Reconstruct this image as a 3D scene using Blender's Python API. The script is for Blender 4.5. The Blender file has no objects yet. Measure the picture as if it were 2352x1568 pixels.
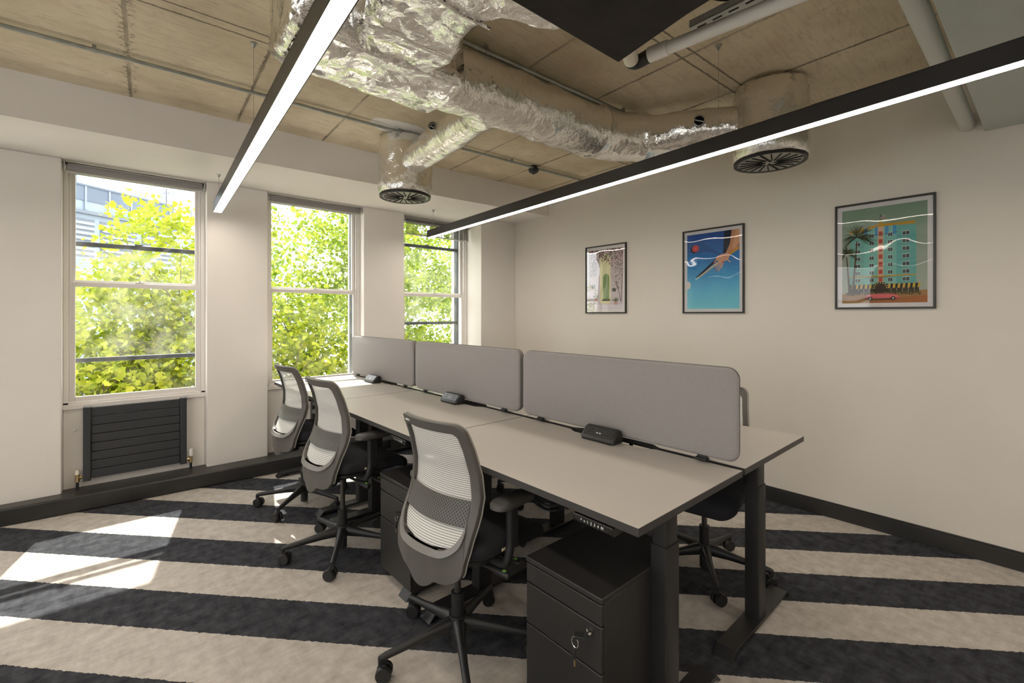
import bpy, math, random
import numpy as np
from mathutils import Vector, Matrix, noise
random.seed(7)
C = bpy.context.scene
COL = C.collection
R = math.radians
# ------------------------------------------------------------------ camera, world, sun, exposure
cam_d = bpy.data.cameras.new('camera'); cam = bpy.data.objects.new('camera', cam_d); COL.objects.link(cam)
cam_d.sensor_width = 36; cam_d.lens = 1045 / 2352 * 36; cam_d.shift_y = -62 / 2352
cam_d.clip_start = 0.02; cam_d.clip_end = 400
cam.location = (0, 0, 1.41); cam.rotation_euler = (R(90), 0, -R(41.08))
C.camera = cam
C.view_settings.view_transform = 'Standard'; C.view_settings.look = 'None'
C.view_settings.gamma = 1; C.view_settings.use_curve_mapping = False
C.view_settings.exposure = 1.12
W = bpy.data.worlds.new('sky'); C.world = W; W.use_nodes = True
bg = W.node_tree.nodes['Background']; bg.inputs[0].default_value = (0.96, 0.975, 1.0, 1); bg.inputs[1].default_value = 2.4
sun_d = bpy.data.lights.new('sun', 'SUN'); sun = bpy.data.objects.new('sun', sun_d); COL.objects.link(sun)
sun_d.energy = 5.0; sun_d.angle = R(0.6); sun_d.color = (1, 0.95, 0.86)
el, az = R(50.5), R(12.4)
sv = Vector((math.sin(az) * math.cos(el), math.cos(az) * math.cos(el), math.sin(el)))
sun.rotation_euler = sv.to_track_quat('Z', 'Y').to_euler(); sun.location = (3, 12, 14)
LAMP = 12.0
# ------------------------------------------------------------------ materials
MATS = {}
def M(name, col, rough=0.5, metal=0.0, bump=0.0, bscale=50, var=0.0, vscale=6, spec=0.5, emit=None):
    if name in MATS: return MATS[name]
    m = bpy.data.materials.new(name); m.use_nodes = True; MATS[name] = m
    nt = m.node_tree; n = nt.nodes; b = n['Principled BSDF']
    b.inputs['Base Color'].default_value = (*col, 1); b.inputs['Roughness'].default_value = rough
    b.inputs['Metallic'].default_value = metal; b.inputs['Specular IOR Level'].default_value = spec
    if emit:
        b.inputs['Emission Color'].default_value = (*emit[0], 1); b.inputs['Emission Strength'].default_value = emit[1]
    tc = n.new('ShaderNodeTexCoord')
    if bump:
        t = n.new('ShaderNodeTexNoise'); t.inputs['Scale'].default_value = bscale; t.inputs['Detail'].default_value = 4
        nt.links.new(tc.outputs['Object'], t.inputs['Vector'])
        bp = n.new('ShaderNodeBump'); bp.inputs['Strength'].default_value = bump; bp.inputs['Distance'].default_value = 0.004
        nt.links.new(t.outputs['Fac'], bp.inputs['Height']); nt.links.new(bp.outputs[0], b.inputs['Normal'])
    if var:
        t = n.new('ShaderNodeTexNoise'); t.inputs['Scale'].default_value = vscale; t.inputs['Detail'].default_value = 6
        nt.links.new(tc.outputs['Object'], t.inputs['Vector'])
        r = n.new('ShaderNodeValToRGB'); r.color_ramp.elements[0].position = 0.3; r.color_ramp.elements[1].position = 0.7
        r.color_ramp.elements[0].color = (*[c * (1 - var) for c in col], 1); r.color_ramp.elements[1].color = (*[min(1, c * (1 + var)) for c in col], 1)
        nt.links.new(t.outputs['Fac'], r.inputs[0]); nt.links.new(r.outputs[0], b.inputs['Base Color'])
    return m
class NT:
    def __init__(s, name):
        s.m = bpy.data.materials.new(name); s.m.use_nodes = True; s.t = s.m.node_tree; s.n = s.t.nodes; s.b = s.n['Principled BSDF']; MATS[name] = s.m
    def new(s, t, **k):
        x = s.n.new('ShaderNode' + t)
        for a, v in k.items(): setattr(x, a, v)
        return x
    def ln(s, a, b): s.t.links.new(a, b)
    def math(s, op, a, b=None, c=None):
        x = s.n.new('ShaderNodeMath'); x.operation = op
        for i, v in enumerate((a, b, c)):
            if v is None: continue
            if isinstance(v, (int, float)): x.inputs[i].default_value = v
            else: s.ln(v, x.inputs[i])
        return x.outputs[0]
    def mix(s, f, a, b):
        x = s.n.new('ShaderNodeMix'); x.data_type = 'RGBA'
        for k, v in ((0, f), (6, a), (7, b)):
            if isinstance(v, (int, float)): x.inputs[k].default_value = v
            elif isinstance(v, tuple): x.inputs[k].default_value = (*v, 1)
            else: s.ln(v, x.inputs[k])
        return x.outputs[2]
    def noise(s, scale, detail=4, vec=None, rough=0.5):
        x = s.n.new('ShaderNodeTexNoise'); x.inputs['Scale'].default_value = scale; x.inputs['Detail'].default_value = detail
        x.inputs['Roughness'].default_value = rough
        if vec is not None: s.ln(vec, x.inputs['Vector'])
        return x.outputs['Fac']
    def ramp(s, f, a, b, ca=(0, 0, 0), cb=(1, 1, 1)):
        x = s.n.new('ShaderNodeValToRGB'); e = x.color_ramp.elements
        e[0].position = a; e[1].position = b; e[0].color = (*ca, 1); e[1].color = (*cb, 1); s.ln(f, x.inputs[0]); return x.outputs[0]
    def bump(s, h, strength, dist):
        x = s.n.new('ShaderNodeBump'); x.inputs['Strength'].default_value = strength; x.inputs['Distance'].default_value = dist
        s.ln(h, x.inputs['Height']); s.ln(x.outputs[0], s.b.inputs['Normal'])
# carpet
k = NT('striped_carpet'); geo = k.new('NewGeometry'); sp = k.new('SeparateXYZ'); k.ln(geo.outputs['Position'], sp.inputs[0])
pos = geo.outputs['Position']
cc = k.math('ADD', k.math('MULTIPLY', sp.outputs[0], .734), k.math('MULTIPLY', sp.outputs[1], .679))
ww = k.math('MULTIPLY', k.math('SUBTRACT', k.noise(45, 3, pos), .5), .018)
t_ = k.math('DIVIDE', k.math('SUBTRACT', k.math('ADD', cc, ww), 1.601 - 25.8), .516)
fr = k.math('FRACT', t_); st = k.math('LESS_THAN', fr, .5)
mp = k.new('Mapping'); mp.inputs['Rotation'].default_value = (0, 0, R(47.2)); mp.inputs['Scale'].default_value = (7, 45, 1); k.ln(pos, mp.inputs['Vector'])
mp2 = k.new('Mapping'); mp2.inputs['Rotation'].default_value = (0, 0, R(15)); mp2.inputs['Scale'].default_value = (40, 9, 1); k.ln(pos, mp2.inputs['Vector'])
n1 = k.noise(1.0, 5, mp.outputs[0], .6); n2 = k.noise(1.0, 4, mp2.outputs[0], .6); n3 = k.noise(420, 2, pos)
n6 = k.noise(16, 4, pos, .6)
va = k.math('ADD', k.math('MULTIPLY', n1, .17), k.math('ADD', k.math('MULTIPLY', n2, .17), k.math('ADD', k.math('MULTIPLY', n6, .41), k.math('MULTIPLY', n3, .25))))
light = k.ramp(va, .36, .62, (.38, .34, .30), (.64, .59, .54)); dark = k.ramp(va, .38, .64, (.018, .019, .023), (.085, .087, .098))
k.ln(k.mix(st, dark, light), k.b.inputs['Base Color']); k.b.inputs['Roughness'].default_value = .95; k.b.inputs['Specular IOR Level'].default_value = .1
hh = k.math('ADD', k.math('MULTIPLY', n3, .6), n1); k.bump(hh, .5, .006)
# concrete
k = NT('board_marked_concrete'); geo = k.new('NewGeometry'); sp = k.new('SeparateXYZ'); k.ln(geo.outputs['Position'], sp.inputs[0]); pos = geo.outputs['Position']
n_e = k.noise(9, 5, pos, .7); n_d = k.noise(38, 5, pos, .75)
def lines(coord, off, period, w, nz):
    a = k.math('ADD', coord, -off); a = k.math('ADD', a, k.math('MULTIPLY', k.math('SUBTRACT', n_d, .5), .03))
    a = k.math('PINGPONG', a, period / 2); a = k.math('SUBTRACT', w, a)
    return a
xt = k.math('SUBTRACT', sp.outputs[0], k.math('MULTIPLY', sp.outputs[1], .042))
yt = k.math('ADD', sp.outputs[1], k.math('MULTIPLY', sp.outputs[0], .035))
def sm(v, w):
    x = k.new('MapRange'); k.ln(v, x.inputs[0]); x.inputs[1].default_value = -w; x.inputs[2].default_value = 0; return x.outputs[0]
g1 = k.math('MULTIPLY', sm(lines(xt, -.085, .592, .005, 0), .006), k.ramp(k.noise(2.3, 3, pos), .35, .6, (.35,)*3, (1,)*3))
def single(coord, at, w):
    a = k.math('ADD', coord, -at); a = k.math('ADD', a, k.math('MULTIPLY', k.math('SUBTRACT', n_d, .5), .018)); a = k.math('ABSOLUTE', a); return sm(k.math('SUBTRACT', w, a), .006)
gs = g1
for at in (2.625, 2.555, 1.345, 1.275): gs = k.math('MAXIMUM', gs, single(yt, at, .002))
# crust along the widest joint
cr = k.math('ADD', xt, .085); cr = k.math('ABSOLUTE', cr); crm = k.new('MapRange'); k.ln(cr, crm.inputs[0]); crm.inputs[1].default_value = .05; crm.inputs[2].default_value = 0
crust = k.math('MULTIPLY', crm.outputs[0], k.ramp(n_d, .54, .6))
cr2 = k.math('SUBTRACT', xt, .507); cr2 = k.math('ABSOLUTE', cr2); crm2 = k.new('MapRange'); k.ln(cr2, crm2.inputs[0]); crm2.inputs[1].default_value = .03; crm2.inputs[2].default_value = 0
gs = k.math('MAXIMUM', gs, k.math('MAXIMUM', crust, k.math('MULTIPLY', crm2.outputs[0], k.ramp(n_d, .56, .62))))
mp = k.new('Mapping'); mp.inputs['Scale'].default_value = (3, 22, 1); mp.inputs['Rotation'].default_value = (0, 0, R(12)); k.ln(pos, mp.inputs['Vector'])
grain = k.noise(3, 8, mp.outputs[0], .65)
big = k.noise(1.6, 6, pos, .6)
base = k.mix(k.ramp(big, .32, .68), (.57, .48, .33), (.82, .72, .54))
base = k.mix(k.math('MULTIPLY', k.ramp(grain, .5, .72), .4), base, (.36, .27, .17))
base = k.mix(k.math('MULTIPLY', k.ramp(k.noise(14, 6, pos, .75), .55, .72), .3), base, (.30, .24, .17))
base = k.mix(k.math('MULTIPLY', k.ramp(k.noise(5, 3, pos), .6, .75), .35), base, (.66, .42, .27))
k.ln(k.mix(k.math('MULTIPLY', gs, .8), base, (.09, .065, .045)), k.b.inputs['Base Color']); k.b.inputs['Roughness'].default_value = .85
k.bump(k.math('SUBTRACT', k.math('MULTIPLY', grain, .25), gs), .6, .006)
# foil
k = NT('crumpled_foil'); tc = k.new('TexCoord'); ob = tc.outputs['Object']
dist = k.new('TexNoise'); dist.inputs['Scale'].default_value = 6; k.ln(ob, dist.inputs['Vector'])
vm = k.new('VectorMath', operation='MULTIPLY_ADD'); k.ln(dist.outputs['Color'], vm.inputs[0]); vm.inputs[1].default_value = (.3, .3, .3); k.ln(ob, vm.inputs[2])
def facets(k, vec, terms):
    geo = k.new('NewGeometry'); cur = geo.outputs['Normal']
    for sc, amt in terms:
        v = k.new('TexVoronoi', feature='F1'); v.inputs['Scale'].default_value = sc; k.ln(vec, v.inputs['Vector'])
        sb_ = k.new('VectorMath', operation='SUBTRACT'); k.ln(v.outputs['Color'], sb_.inputs[0]); sb_.inputs[1].default_value = (.5, .5, .5)
        ma = k.new('VectorMath', operation='MULTIPLY_ADD'); k.ln(sb_.outputs[0], ma.inputs[0]); ma.inputs[1].default_value = (amt, amt, amt); k.ln(cur, ma.inputs[2]); cur = ma.outputs[0]
    nm = k.new('VectorMath', operation='NORMALIZE'); k.ln(cur, nm.inputs[0]); return nm.outputs[0]
vm.inputs[1].default_value = (.16, .16, .16)
nn = k.noise(60, 4, vm.outputs[0], .6); n4 = k.noise(7, 6, vm.outputs[0], .6)
bp = k.new('Bump'); bp.inputs['Strength'].default_value = .55; bp.inputs['Distance'].default_value = .02
k.ln(k.math('ADD', k.math('MULTIPLY', nn, .14), n4), bp.inputs['Height']); k.ln(facets(k, vm.outputs[0], ((8, .34), (21, .30), (55, .14))), bp.inputs['Normal']); k.ln(bp.outputs[0], k.b.inputs['Normal'])
k.b.inputs['Base Color'].default_value = (.95, .94, .92, 1); k.b.inputs['Metallic'].default_value = 1; k.b.inputs['Roughness'].default_value = .10
k = NT('smooth_foil'); tc = k.new('TexCoord'); ob = tc.outputs['Object']
mp = k.new('Mapping'); mp.inputs['Scale'].default_value = (1, 1, .5); k.ln(ob, mp.inputs['Vector'])
a = k.noise(9, 5, mp.outputs[0], .55); b2 = k.noise(60, 3, ob)
rdg = k.math('ABSOLUTE', k.math('SUBTRACT', a, .5))
wv = k.noise(20, 5, ob, .6); rdg2 = k.math('ABSOLUTE', k.math('SUBTRACT', wv, .5))
bp = k.new('Bump'); bp.inputs['Strength'].default_value = .55; bp.inputs['Distance'].default_value = .02
k.ln(k.math('ADD', k.math('MULTIPLY', rdg, -1.8), k.math('ADD', k.math('MULTIPLY', rdg2, -.35), k.math('MULTIPLY', b2, .02))), bp.inputs['Height'])
ds = k.new('TexNoise'); ds.inputs['Scale'].default_value = 8; k.ln(ob, ds.inputs['Vector']); vv = k.new('VectorMath', operation='MULTIPLY_ADD'); k.ln(ds.outputs['Color'], vv.inputs[0]); vv.inputs[1].default_value = (.2, .2, .2); k.ln(ob, vv.inputs[2])
k.ln(facets(k, vv.outputs[0], ((9, .13), (30, .08))), bp.inputs['Normal']); k.ln(bp.outputs[0], k.b.inputs['Normal'])
k.b.inputs['Base Color'].default_value = (.88, .86, .82, 1); k.b.inputs['Metallic'].default_value = .98; k.b.inputs['Roughness'].default_value = .2
# chair mesh (fine horizontal ribs)
k = NT('ribbed_mesh_fabric'); tc = k.new('TexCoord'); sp = k.new('SeparateXYZ'); k.ln(tc.outputs['Object'], sp.inputs[0])
fr = k.math('FRACT', k.math('MULTIPLY', sp.outputs[2], 118)); ln_ = k.math('LESS_THAN', fr, .3)
k.ln(k.mix(ln_, (.84, .83, .80), (.30, .29, .27)), k.b.inputs['Base Color']); k.b.inputs['Roughness'].default_value = .8
tr = k.new('BsdfTransparent'); mx = k.new('MixShader'); mx.inputs[0].default_value = .12
k.ln(k.b.outputs[0], mx.inputs[1]); k.ln(tr.outputs[0], mx.inputs[2]); k.ln(mx.outputs[0], k.n['Material Output'].inputs[0])
# perforated lumbar band
k = NT('perforated_plastic'); tc = k.new('TexCoord'); sp = k.new('SeparateXYZ'); k.ln(tc.outputs['Object'], sp.inputs[0])
u = k.math('MULTIPLY', sp.outputs[1], 70); v_ = k.math('MULTIPLY', sp.outputs[2], 70)
ua = k.math('SUBTRACT', k.math('FRACT', k.math('ADD', u, v_)), .5); va_ = k.math('SUBTRACT', k.math('FRACT', k.math('SUBTRACT', u, v_)), .5)
d = k.math('SQRT', k.math('ADD', k.math('MULTIPLY', ua, ua), k.math('MULTIPLY', va_, va_)))
k.ln(k.mix(k.math('LESS_THAN', d, .27), (.115, .108, .10), (.01, .01, .01)), k.b.inputs['Base Color']); k.b.inputs['Roughness'].default_value = .5
# fabric of the desk screens
k = NT('grey_felt_fabric'); tc = k.new('TexCoord'); ob = tc.outputs['Object']
a = k.noise(260, 2, ob); b_ = k.noise(3, 3, ob)
k.ln(k.mix(a, (.255, .237, .235), (.345, .322, .32)), k.b.inputs['Base Color']); k.b.inputs['Roughness'].default_value = .95; k.b.inputs['Specular IOR Level'].default_value = .15
k.b.inputs['Sheen Weight'].default_value = .25
k.bump(a, .4, .002)
# window glass: clear, lightly soiled
def glass(name, dirt):
    k = NT(name); tc = k.new('TexCoord'); tr = k.new('BsdfTransparent'); tr.inputs[0].default_value = (.96, .98, .97, 1)
    gl = k.new('BsdfGlossy'); gl.inputs['Roughness'].default_value = .01; lw = k.new('Fresnel'); lw.inputs[0].default_value = 1.2
    m1 = k.new('MixShader'); k.ln(lw.outputs[0], m1.inputs[0]); k.ln(tr.outputs[0], m1.inputs[1]); k.ln(gl.outputs[0], m1.inputs[2])
    df = k.new('BsdfTranslucent'); df.inputs[0].default_value = (.85, .82, .74, 1); nz = k.noise(5, 6, tc.outputs['Object'], .7)
    m2 = k.new('MixShader'); k.ln(k.math('MULTIPLY', k.ramp(nz, .4, .75), dirt), m2.inputs[0]); k.ln(m1.outputs[0], m2.inputs[1]); k.ln(df.outputs[0], m2.inputs[2])
    k.ln(m2.outputs[0], k.n['Material Output'].inputs[0]); return k.m
glass('window_glass', .07); glass('dusty_glass', .16)
k = NT('picture_glass'); tr = k.new('BsdfTransparent'); gl = k.new('BsdfGlossy'); gl.inputs['Roughness'].default_value = .015
nz = k.noise(3.0, 1, k.new('TexCoord').outputs['Object']); bp = k.new('Bump'); bp.inputs['Strength'].default_value = .5; bp.inputs['Distance'].default_value = .012; k.ln(nz, bp.inputs['Height']); k.ln(bp.outputs[0], gl.inputs['Normal'])
lw = k.new('Fresnel'); lw.inputs[0].default_value = 1.45; m1 = k.new('MixShader'); k.ln(lw.outputs[0], m1.inputs[0]); k.ln(tr.outputs[0], m1.inputs[1]); k.ln(gl.outputs[0], m1.inputs[2]); k.ln(m1.outputs[0], k.n['Material Output'].inputs[0])
# blind fabric
k = NT('sheer_blind_fabric'); tr = k.new('BsdfTransparent'); mx = k.new('MixShader'); mx.inputs[0].default_value = .62
k.b.inputs['Base Color'].default_value = (.10, .095, .085, 1); k.b.inputs['Roughness'].default_value = .9
k.ln(k.b.outputs[0], mx.inputs[1]); k.ln(tr.outputs[0], mx.inputs[2]); k.ln(mx.outputs[0], k.n['Material Output'].inputs[0])
# leaves
def leafmat(name, c1, c2):
    k = NT(name); geo = k.new('NewGeometry'); rnd = geo.outputs['Random Per Island']
    col = k.mix(rnd, c1, c2)
    df = k.new('BsdfDiffuse'); tl = k.new('BsdfTranslucent'); k.ln(col, df.inputs[0]); k.ln(col, tl.inputs[0])
    mx = k.new('MixShader'); mx.inputs[0].default_value = .5; k.ln(df.outputs[0], mx.inputs[1]); k.ln(tl.outputs[0], mx.inputs[2]); k.ln(mx.outputs[0], k.n['Material Output'].inputs[0])
leafmat('yellow_green_leaves', (.24, .32, .02), (.52, .55, .07))
leafmat('mid_green_leaves', (.15, .25, .03), (.50, .56, .09))
leafmat('fresh_green_leaves', (.14, .34, .06), (.42, .58, .10))
# brick
k = NT('red_brick'); tc = k.new('TexCoord'); br = k.new('TexBrick'); br.inputs['Scale'].default_value = 4.2; br.inputs['Color1'].default_value = (.42, .20, .13, 1); br.inputs['Color2'].default_value = (.33, .16, .11, 1); br.inputs['Mortar'].default_value = (.45, .4, .34, 1)
mp = k.new('Mapping'); mp.inputs['Rotation'].default_value = (R(90), 0, R(45)); k.ln(tc.outputs['Object'], mp.inputs[0]); k.ln(mp.outputs[0], br.inputs[0]); k.ln(br.outputs[0], k.b.inputs['Base Color']); k.b.inputs['Roughness'].default_value = .9
# lamp diffuser
k = NT('glowing_diffuser'); k.b.inputs['Base Color'].default_value = (.9, .9, .88, 1); k.b.inputs['Emission Color'].default_value = (1, .90, .775, 1); k.b.inputs['Emission Strength'].default_value = LAMP
wall = M('white_wall_paint', (.84, .80, .755), .75, bump=.06, bscale=180, var=.02, vscale=2)
wallr = M('cream_wall_paint', (.75, .70, .63), .75, bump=.06, bscale=180, var=.02, vscale=2)
beam_m = M('grey_beam_paint', (.52, .56, .53), .6, bump=.08, bscale=140, var=.03, vscale=3)
gloss = M('white_gloss_paint', (.80, .76, .73), .35, bump=.05, bscale=40)
blackpaint = M('black_gloss_skirting', (.030, .029, .028), .38, bump=.08, bscale=30, var=.2)
blackmetal = M('black_powder_coat', (.022, .021, .021), .42, bump=.03, bscale=300)
darkplastic = M('black_plastic', (.018, .018, .019), .45, bump=.05, bscale=400)
greyplastic = M('warm_grey_plastic', (.105, .098, .09), .5, bump=.05, bscale=500)
lipgrey = M('light_grey_plastic_edge', (.20, .19, .18), .4)
seatfab = M('charcoal_seat_fabric', (.018, .018, .022), .95, bump=.25, bscale=500)
laminate = M('pale_grey_laminate', (.455, .42, .385), .42, bump=.02, bscale=200)
deskedge = M('dark_desk_edge', (.045, .042, .042), .5)
anth = M('anthracite_radiator_enamel', (.035, .037, .042), .45, bump=.04, bscale=200)
brass = M('brass_fitting', (.55, .42, .22), .3, 1.0); chrome = M('chrome', (.75, .75, .75), .15, 1.0)
cream = M('cream_plastic', (.80, .75, .62), .4); white = M('white_plastic', (.82, .81, .78), .4)
galv = M('galvanised_steel', (.42, .44, .42), .38, .85, var=.15, vscale=20, bump=.05)
lampbody = M('black_aluminium_profile', (.028, .025, .024), .35)
fcu_m = M('black_fibre_insulation', (.022, .018, .017), .85, bump=.5, bscale=90, var=.3, vscale=8)
grille_m = M('grey_metal_grille', (.34, .33, .29), .4, .3)
blind_m = M('grey_blind_fabric', (.30, .285, .285), .85, bump=.1, bscale=400)
alu = M('silver_aluminium', (.62, .61, .60), .35, .8)
wire = M('steel_wire', (.4, .39, .36), .4, .8)
slot = M('slot_black', (.004, .004, .004), .9)
redled = M('red_indicator', (.8, .02, .01), .4, emit=((1, .03, .02), 2))
patchw = M('white_ceiling_paint', (.86, .84, .80), .8, bump=.2, bscale=60)
greenicon = M('green_icon_print', (.35, .75, .15), .5); tagm = M('cream_tag_fabric', (.75, .62, .40), .8)
darkwood = M('dark_grey_paint', (.06, .065, .075), .5, var=.2, vscale=14)
bark = M('tree_bark', (.16, .12, .085), .9, bump=.5, bscale=30, var=.3, vscale=12)
MT = MATS
# ------------------------------------------------------------------ helpers
class MB:
    def __init__(s): s.v = []; s.f = []; s.m = []
    def add(s, vs, fs, mi=0):
        o = len(s.v); s.v += [tuple(p) for p in vs]; s.f += [tuple(i + o for i in f) for f in fs]; s.m += [mi] * len(fs); return s
    def box(s, c, d, mi=0, rz=0, ry=0, rx=0):
        hx, hy, hz = d[0] / 2, d[1] / 2, d[2] / 2
        vs = [Vector((x, y, z)) for x in (-hx, hx) for y in (-hy, hy) for z in (-hz, hz)]
        if rz or ry or rx:
            m = Matrix.Rotation(rz, 3, 'Z') @ Matrix.Rotation(ry, 3, 'Y') @ Matrix.Rotation(rx, 3, 'X'); vs = [m @ v for v in vs]
        c = Vector(c)
        return s.add([v + c for v in vs], [(0, 1, 3, 2), (4, 6, 7, 5), (0, 4, 5, 1), (2, 3, 7, 6), (0, 2, 6, 4), (1, 5, 7, 3)], mi)
    def bx(s, x0, x1, y0, y1, z0, z1, mi=0): return s.box(((x0 + x1) / 2, (y0 + y1) / 2, (z0 + z1) / 2), (x1 - x0, y1 - y0, z1 - z0), mi)
    def cyl(s, p0, p1, r0, r1=None, n=20, mi=0, caps=True):
        r1 = r0 if r1 is None else r1; p0 = Vector(p0); p1 = Vector(p1); q = (p1 - p0).to_track_quat('Z', 'Y')
        vs = []
        for p, r in ((p0, r0), (p1, r1)):
            vs += [p + q @ Vector((r * math.cos(2 * math.pi * i / n), r * math.sin(2 * math.pi * i / n), 0)) for i in range(n)]
        fs = [(i, (i + 1) % n, n + (i + 1) % n, n + i) for i in range(n)]
        if caps: fs += [tuple(range(n - 1, -1, -1)), tuple(range(n, 2 * n))]
        return s.add(vs, fs, mi)
    def lathe(s, prof, c=(0, 0, 0), n=40, mi=0):
        vs = []; c = Vector(c)
        for r, z in prof: vs += [c + Vector((r * math.cos(2 * math.pi * i / n), r * math.sin(2 * math.pi * i / n), z)) for i in range(n)]
        fs = [(j * n + i, j * n + (i + 1) % n, (j + 1) * n + (i + 1) % n, (j + 1) * n + i) for j in range(len(prof) - 1) for i in range(n)]
        return s.add(vs, fs, mi)
    def tube(s, pts, r, n=12, mi=0, caps=True):
        pts = [Vector(p) for p in pts]; rs = r if isinstance(r, (list, tuple)) else [r] * len(pts); vs = []
        up = None
        for i, p in enumerate(pts):
            d = (pts[min(i + 1, len(pts) - 1)] - pts[max(i - 1, 0)]).normalized()
            if up is None: up = Vector((0, 0, 1)) if abs(d.z) < .9 else Vector((1, 0, 0))
            a = d.cross(up).normalized(); b = a.cross(d).normalized(); up = b
            vs += [p + (a * math.cos(2 * math.pi * k / n) + b * math.sin(2 * math.pi * k / n)) * rs[i] for k in range(n)]
        fs = [(j * n + i, j * n + (i + 1) % n, (j + 1) * n + (i + 1) % n, (j + 1) * n + i) for j in range(len(pts) - 1) for i in range(n)]
        if caps: fs += [tuple(range(n - 1, -1, -1)), tuple(range((len(pts) - 1) * n, len(pts) * n))]
        return s.add(vs, fs, mi)
    def prism(s, poly, z0, z1, mi=0, top=None):
        n = len(poly); vs = [(x, y, z0) for x, y in poly] + [(x, y, z1) for x, y in poly]
        s.add(vs, [tuple(range(n - 1, -1, -1))] + [(i, (i + 1) % n, n + (i + 1) % n, n + i) for i in range(n)], mi)
        o = len(s.v) - 2 * n; s.f.append(tuple(o + i for i in range(n, 2 * n))); s.m.append(mi if top is None else top); return s
    def loft(s, secs, mi=0, caps=True):
        n = len(secs[0]); vs = [p for sec in secs for p in sec]
        fs = [(j * n + i, j * n + (i + 1) % n, (j + 1) * n + (i + 1) % n, (j + 1) * n + i) for j in range(len(secs) - 1) for i in range(n)]
        if caps: fs += [tuple(range(n - 1, -1, -1)), tuple(range((len(secs) - 1) * n, len(secs) * n))]
        return s.add(vs, fs, mi)
    def build(s, name, mats, parent=None, bevel=0, smooth=True, ang=35, seg=2, sub=0):
        me = bpy.data.meshes.new(name); me.from_pydata(s.v, [], s.f)
        if not isinstance(mats, (list, tuple)): mats = [mats]
        for m in mats: me.materials.append(m)
        me.polygons.foreach_set('material_index', s.m); me.validate(); me.update()
        import bmesh
        bm = bmesh.new(); bm.from_mesh(me); bmesh.ops.recalc_face_normals(bm, faces=bm.faces); bm.to_mesh(me); bm.free()
        if smooth:
            me.shade_smooth(); me.set_sharp_from_angle(angle=R(ang))
        o = bpy.data.objects.new(name, me); COL.objects.link(o)
        if parent: o.parent = parent
        if sub:
            md = o.modifiers.new('sub', 'SUBSURF'); md.levels = sub; md.render_levels = sub
        if bevel:
            md = o.modifiers.new('bevel', 'BEVEL'); md.width = bevel; md.segments = seg; md.limit_method = 'ANGLE'; md.angle_limit = R(30)
        return o
def thing(name, label, cat, loc=(0, 0, 0), rz=0, group=None):
    o = bpy.data.objects.new(name, None); COL.objects.link(o); o.empty_display_size = .1
    o.location = loc; o.rotation_euler = (0, 0, rz); o['label'] = label; o['category'] = cat
    if group: o['group'] = group
    return o
def tag(o, label, cat, group=None):
    o['label'] = label; o['category'] = cat
    if group: o['group'] = group
    return o
def struct(o, label=None):
    o['kind'] = 'structure'
    if label: o['label'] = label
    return o
def copy_tree(o, parent=None):
    c = o.copy(); COL.objects.link(c)
    if parent: c.parent = parent
    for ch in list(o.children): copy_tree(ch, c)
    return c
def rrect(w, h, r, n=6):
    pts = []
    for cx, cy, a0 in ((w / 2 - r, h / 2 - r, 0), (-w / 2 + r, h / 2 - r, 90), (-w / 2 + r, -h / 2 + r, 180), (w / 2 - r, -h / 2 + r, 270)):
        for i in range(n + 1):
            a = R(a0 + 90 * i / n); pts.append((cx + r * math.cos(a), cy + r * math.sin(a)))
    return pts
def spline(pts, n=10):
    P = [Vector(p) for p in pts]; P = [2 * P[0] - P[1]] + P + [2 * P[-1] - P[-2]]; out = []
    for i in range(1, len(P) - 2):
        for k in range(n):
            t = k / n; a, b, c, d = P[i - 1:i + 3]
            out.append(.5 * ((2 * b) + (c - a) * t + (2 * a - 5 * b + 4 * c - d) * t * t + (3 * b - a - 3 * c + d) * t ** 3))
    out.append(P[-2]); return out
def text_mesh(name, s, size, mat, parent, loc, rot, extrude=.0004):
    cu = bpy.data.curves.new(name + '_text', 'FONT'); cu.body = s; cu.size = size; cu.extrude = extrude; cu.align_x = 'CENTER'; cu.align_y = 'CENTER'
    t = bpy.data.objects.new(name + '_tmp', cu); COL.objects.link(t); bpy.context.view_layer.update()
    me = bpy.data.meshes.new_from_object(t.evaluated_get(bpy.context.evaluated_depsgraph_get())); bpy.data.objects.remove(t)
    me.materials.clear(); me.materials.append(mat); me.name = name
    o = bpy.data.objects.new(name, me); COL.objects.link(o); o.parent = parent; o.location = loc; o.rotation_euler = rot; return o
exec_parts = []
# ------------------------------------------------------------------ room shell
XR = 3.755; ZC = 2.81; XL = -3.6; YB = -3.6
PF = 4.61; PR = 4.71; PO = 5.05; ZS = 2.54
struct(MB().bx(XL - .3, XR + .2, YB - .2, PO, -.2, 0).build('floor', MT['striped_carpet'], smooth=False), 'carpet tiles in diagonal charcoal and pale grey stripes')
struct(MB().bx(XL - .3, XR + .2, YB - .2, PO, ZC, ZC + .25).build('ceiling', MT['board_marked_concrete'], smooth=False), 'bare board marked concrete ceiling')
struct(MB().bx(XR, XR + .2, YB - .2, PO, 0, ZC).build('wall_right', wallr, smooth=False), 'cream painted wall with three framed prints')
LW_FILL = [(-2.6, -1.2), (-.4, 1.0), (1.9, 3.3)]  # openings in the unseen left wall, added to let in sky fill
w = MB(); ys = [YB - .2] + [e for o_ in LW_FILL for e in o_] + [PO]
for i in range(0, len(ys), 2): w.bx(XL - .3, XL, ys[i], ys[i + 1], 0, ZC)
for a, b in LW_FILL: w.bx(XL - .3, XL, a, b, 0, .74); w.bx(XL - .3, XL, a, b, ZS, ZC)
struct(w.build('wall_left', wall, smooth=False))
struct(MB().bx(XL, XR, YB - .2, YB, 0, ZC).build('wall_back', wall, smooth=False))
OPEN = [(-1.645, -.765), (-.293, .585), (1.052, 1.962), (2.425, 3.345)]
w = MB()
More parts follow.
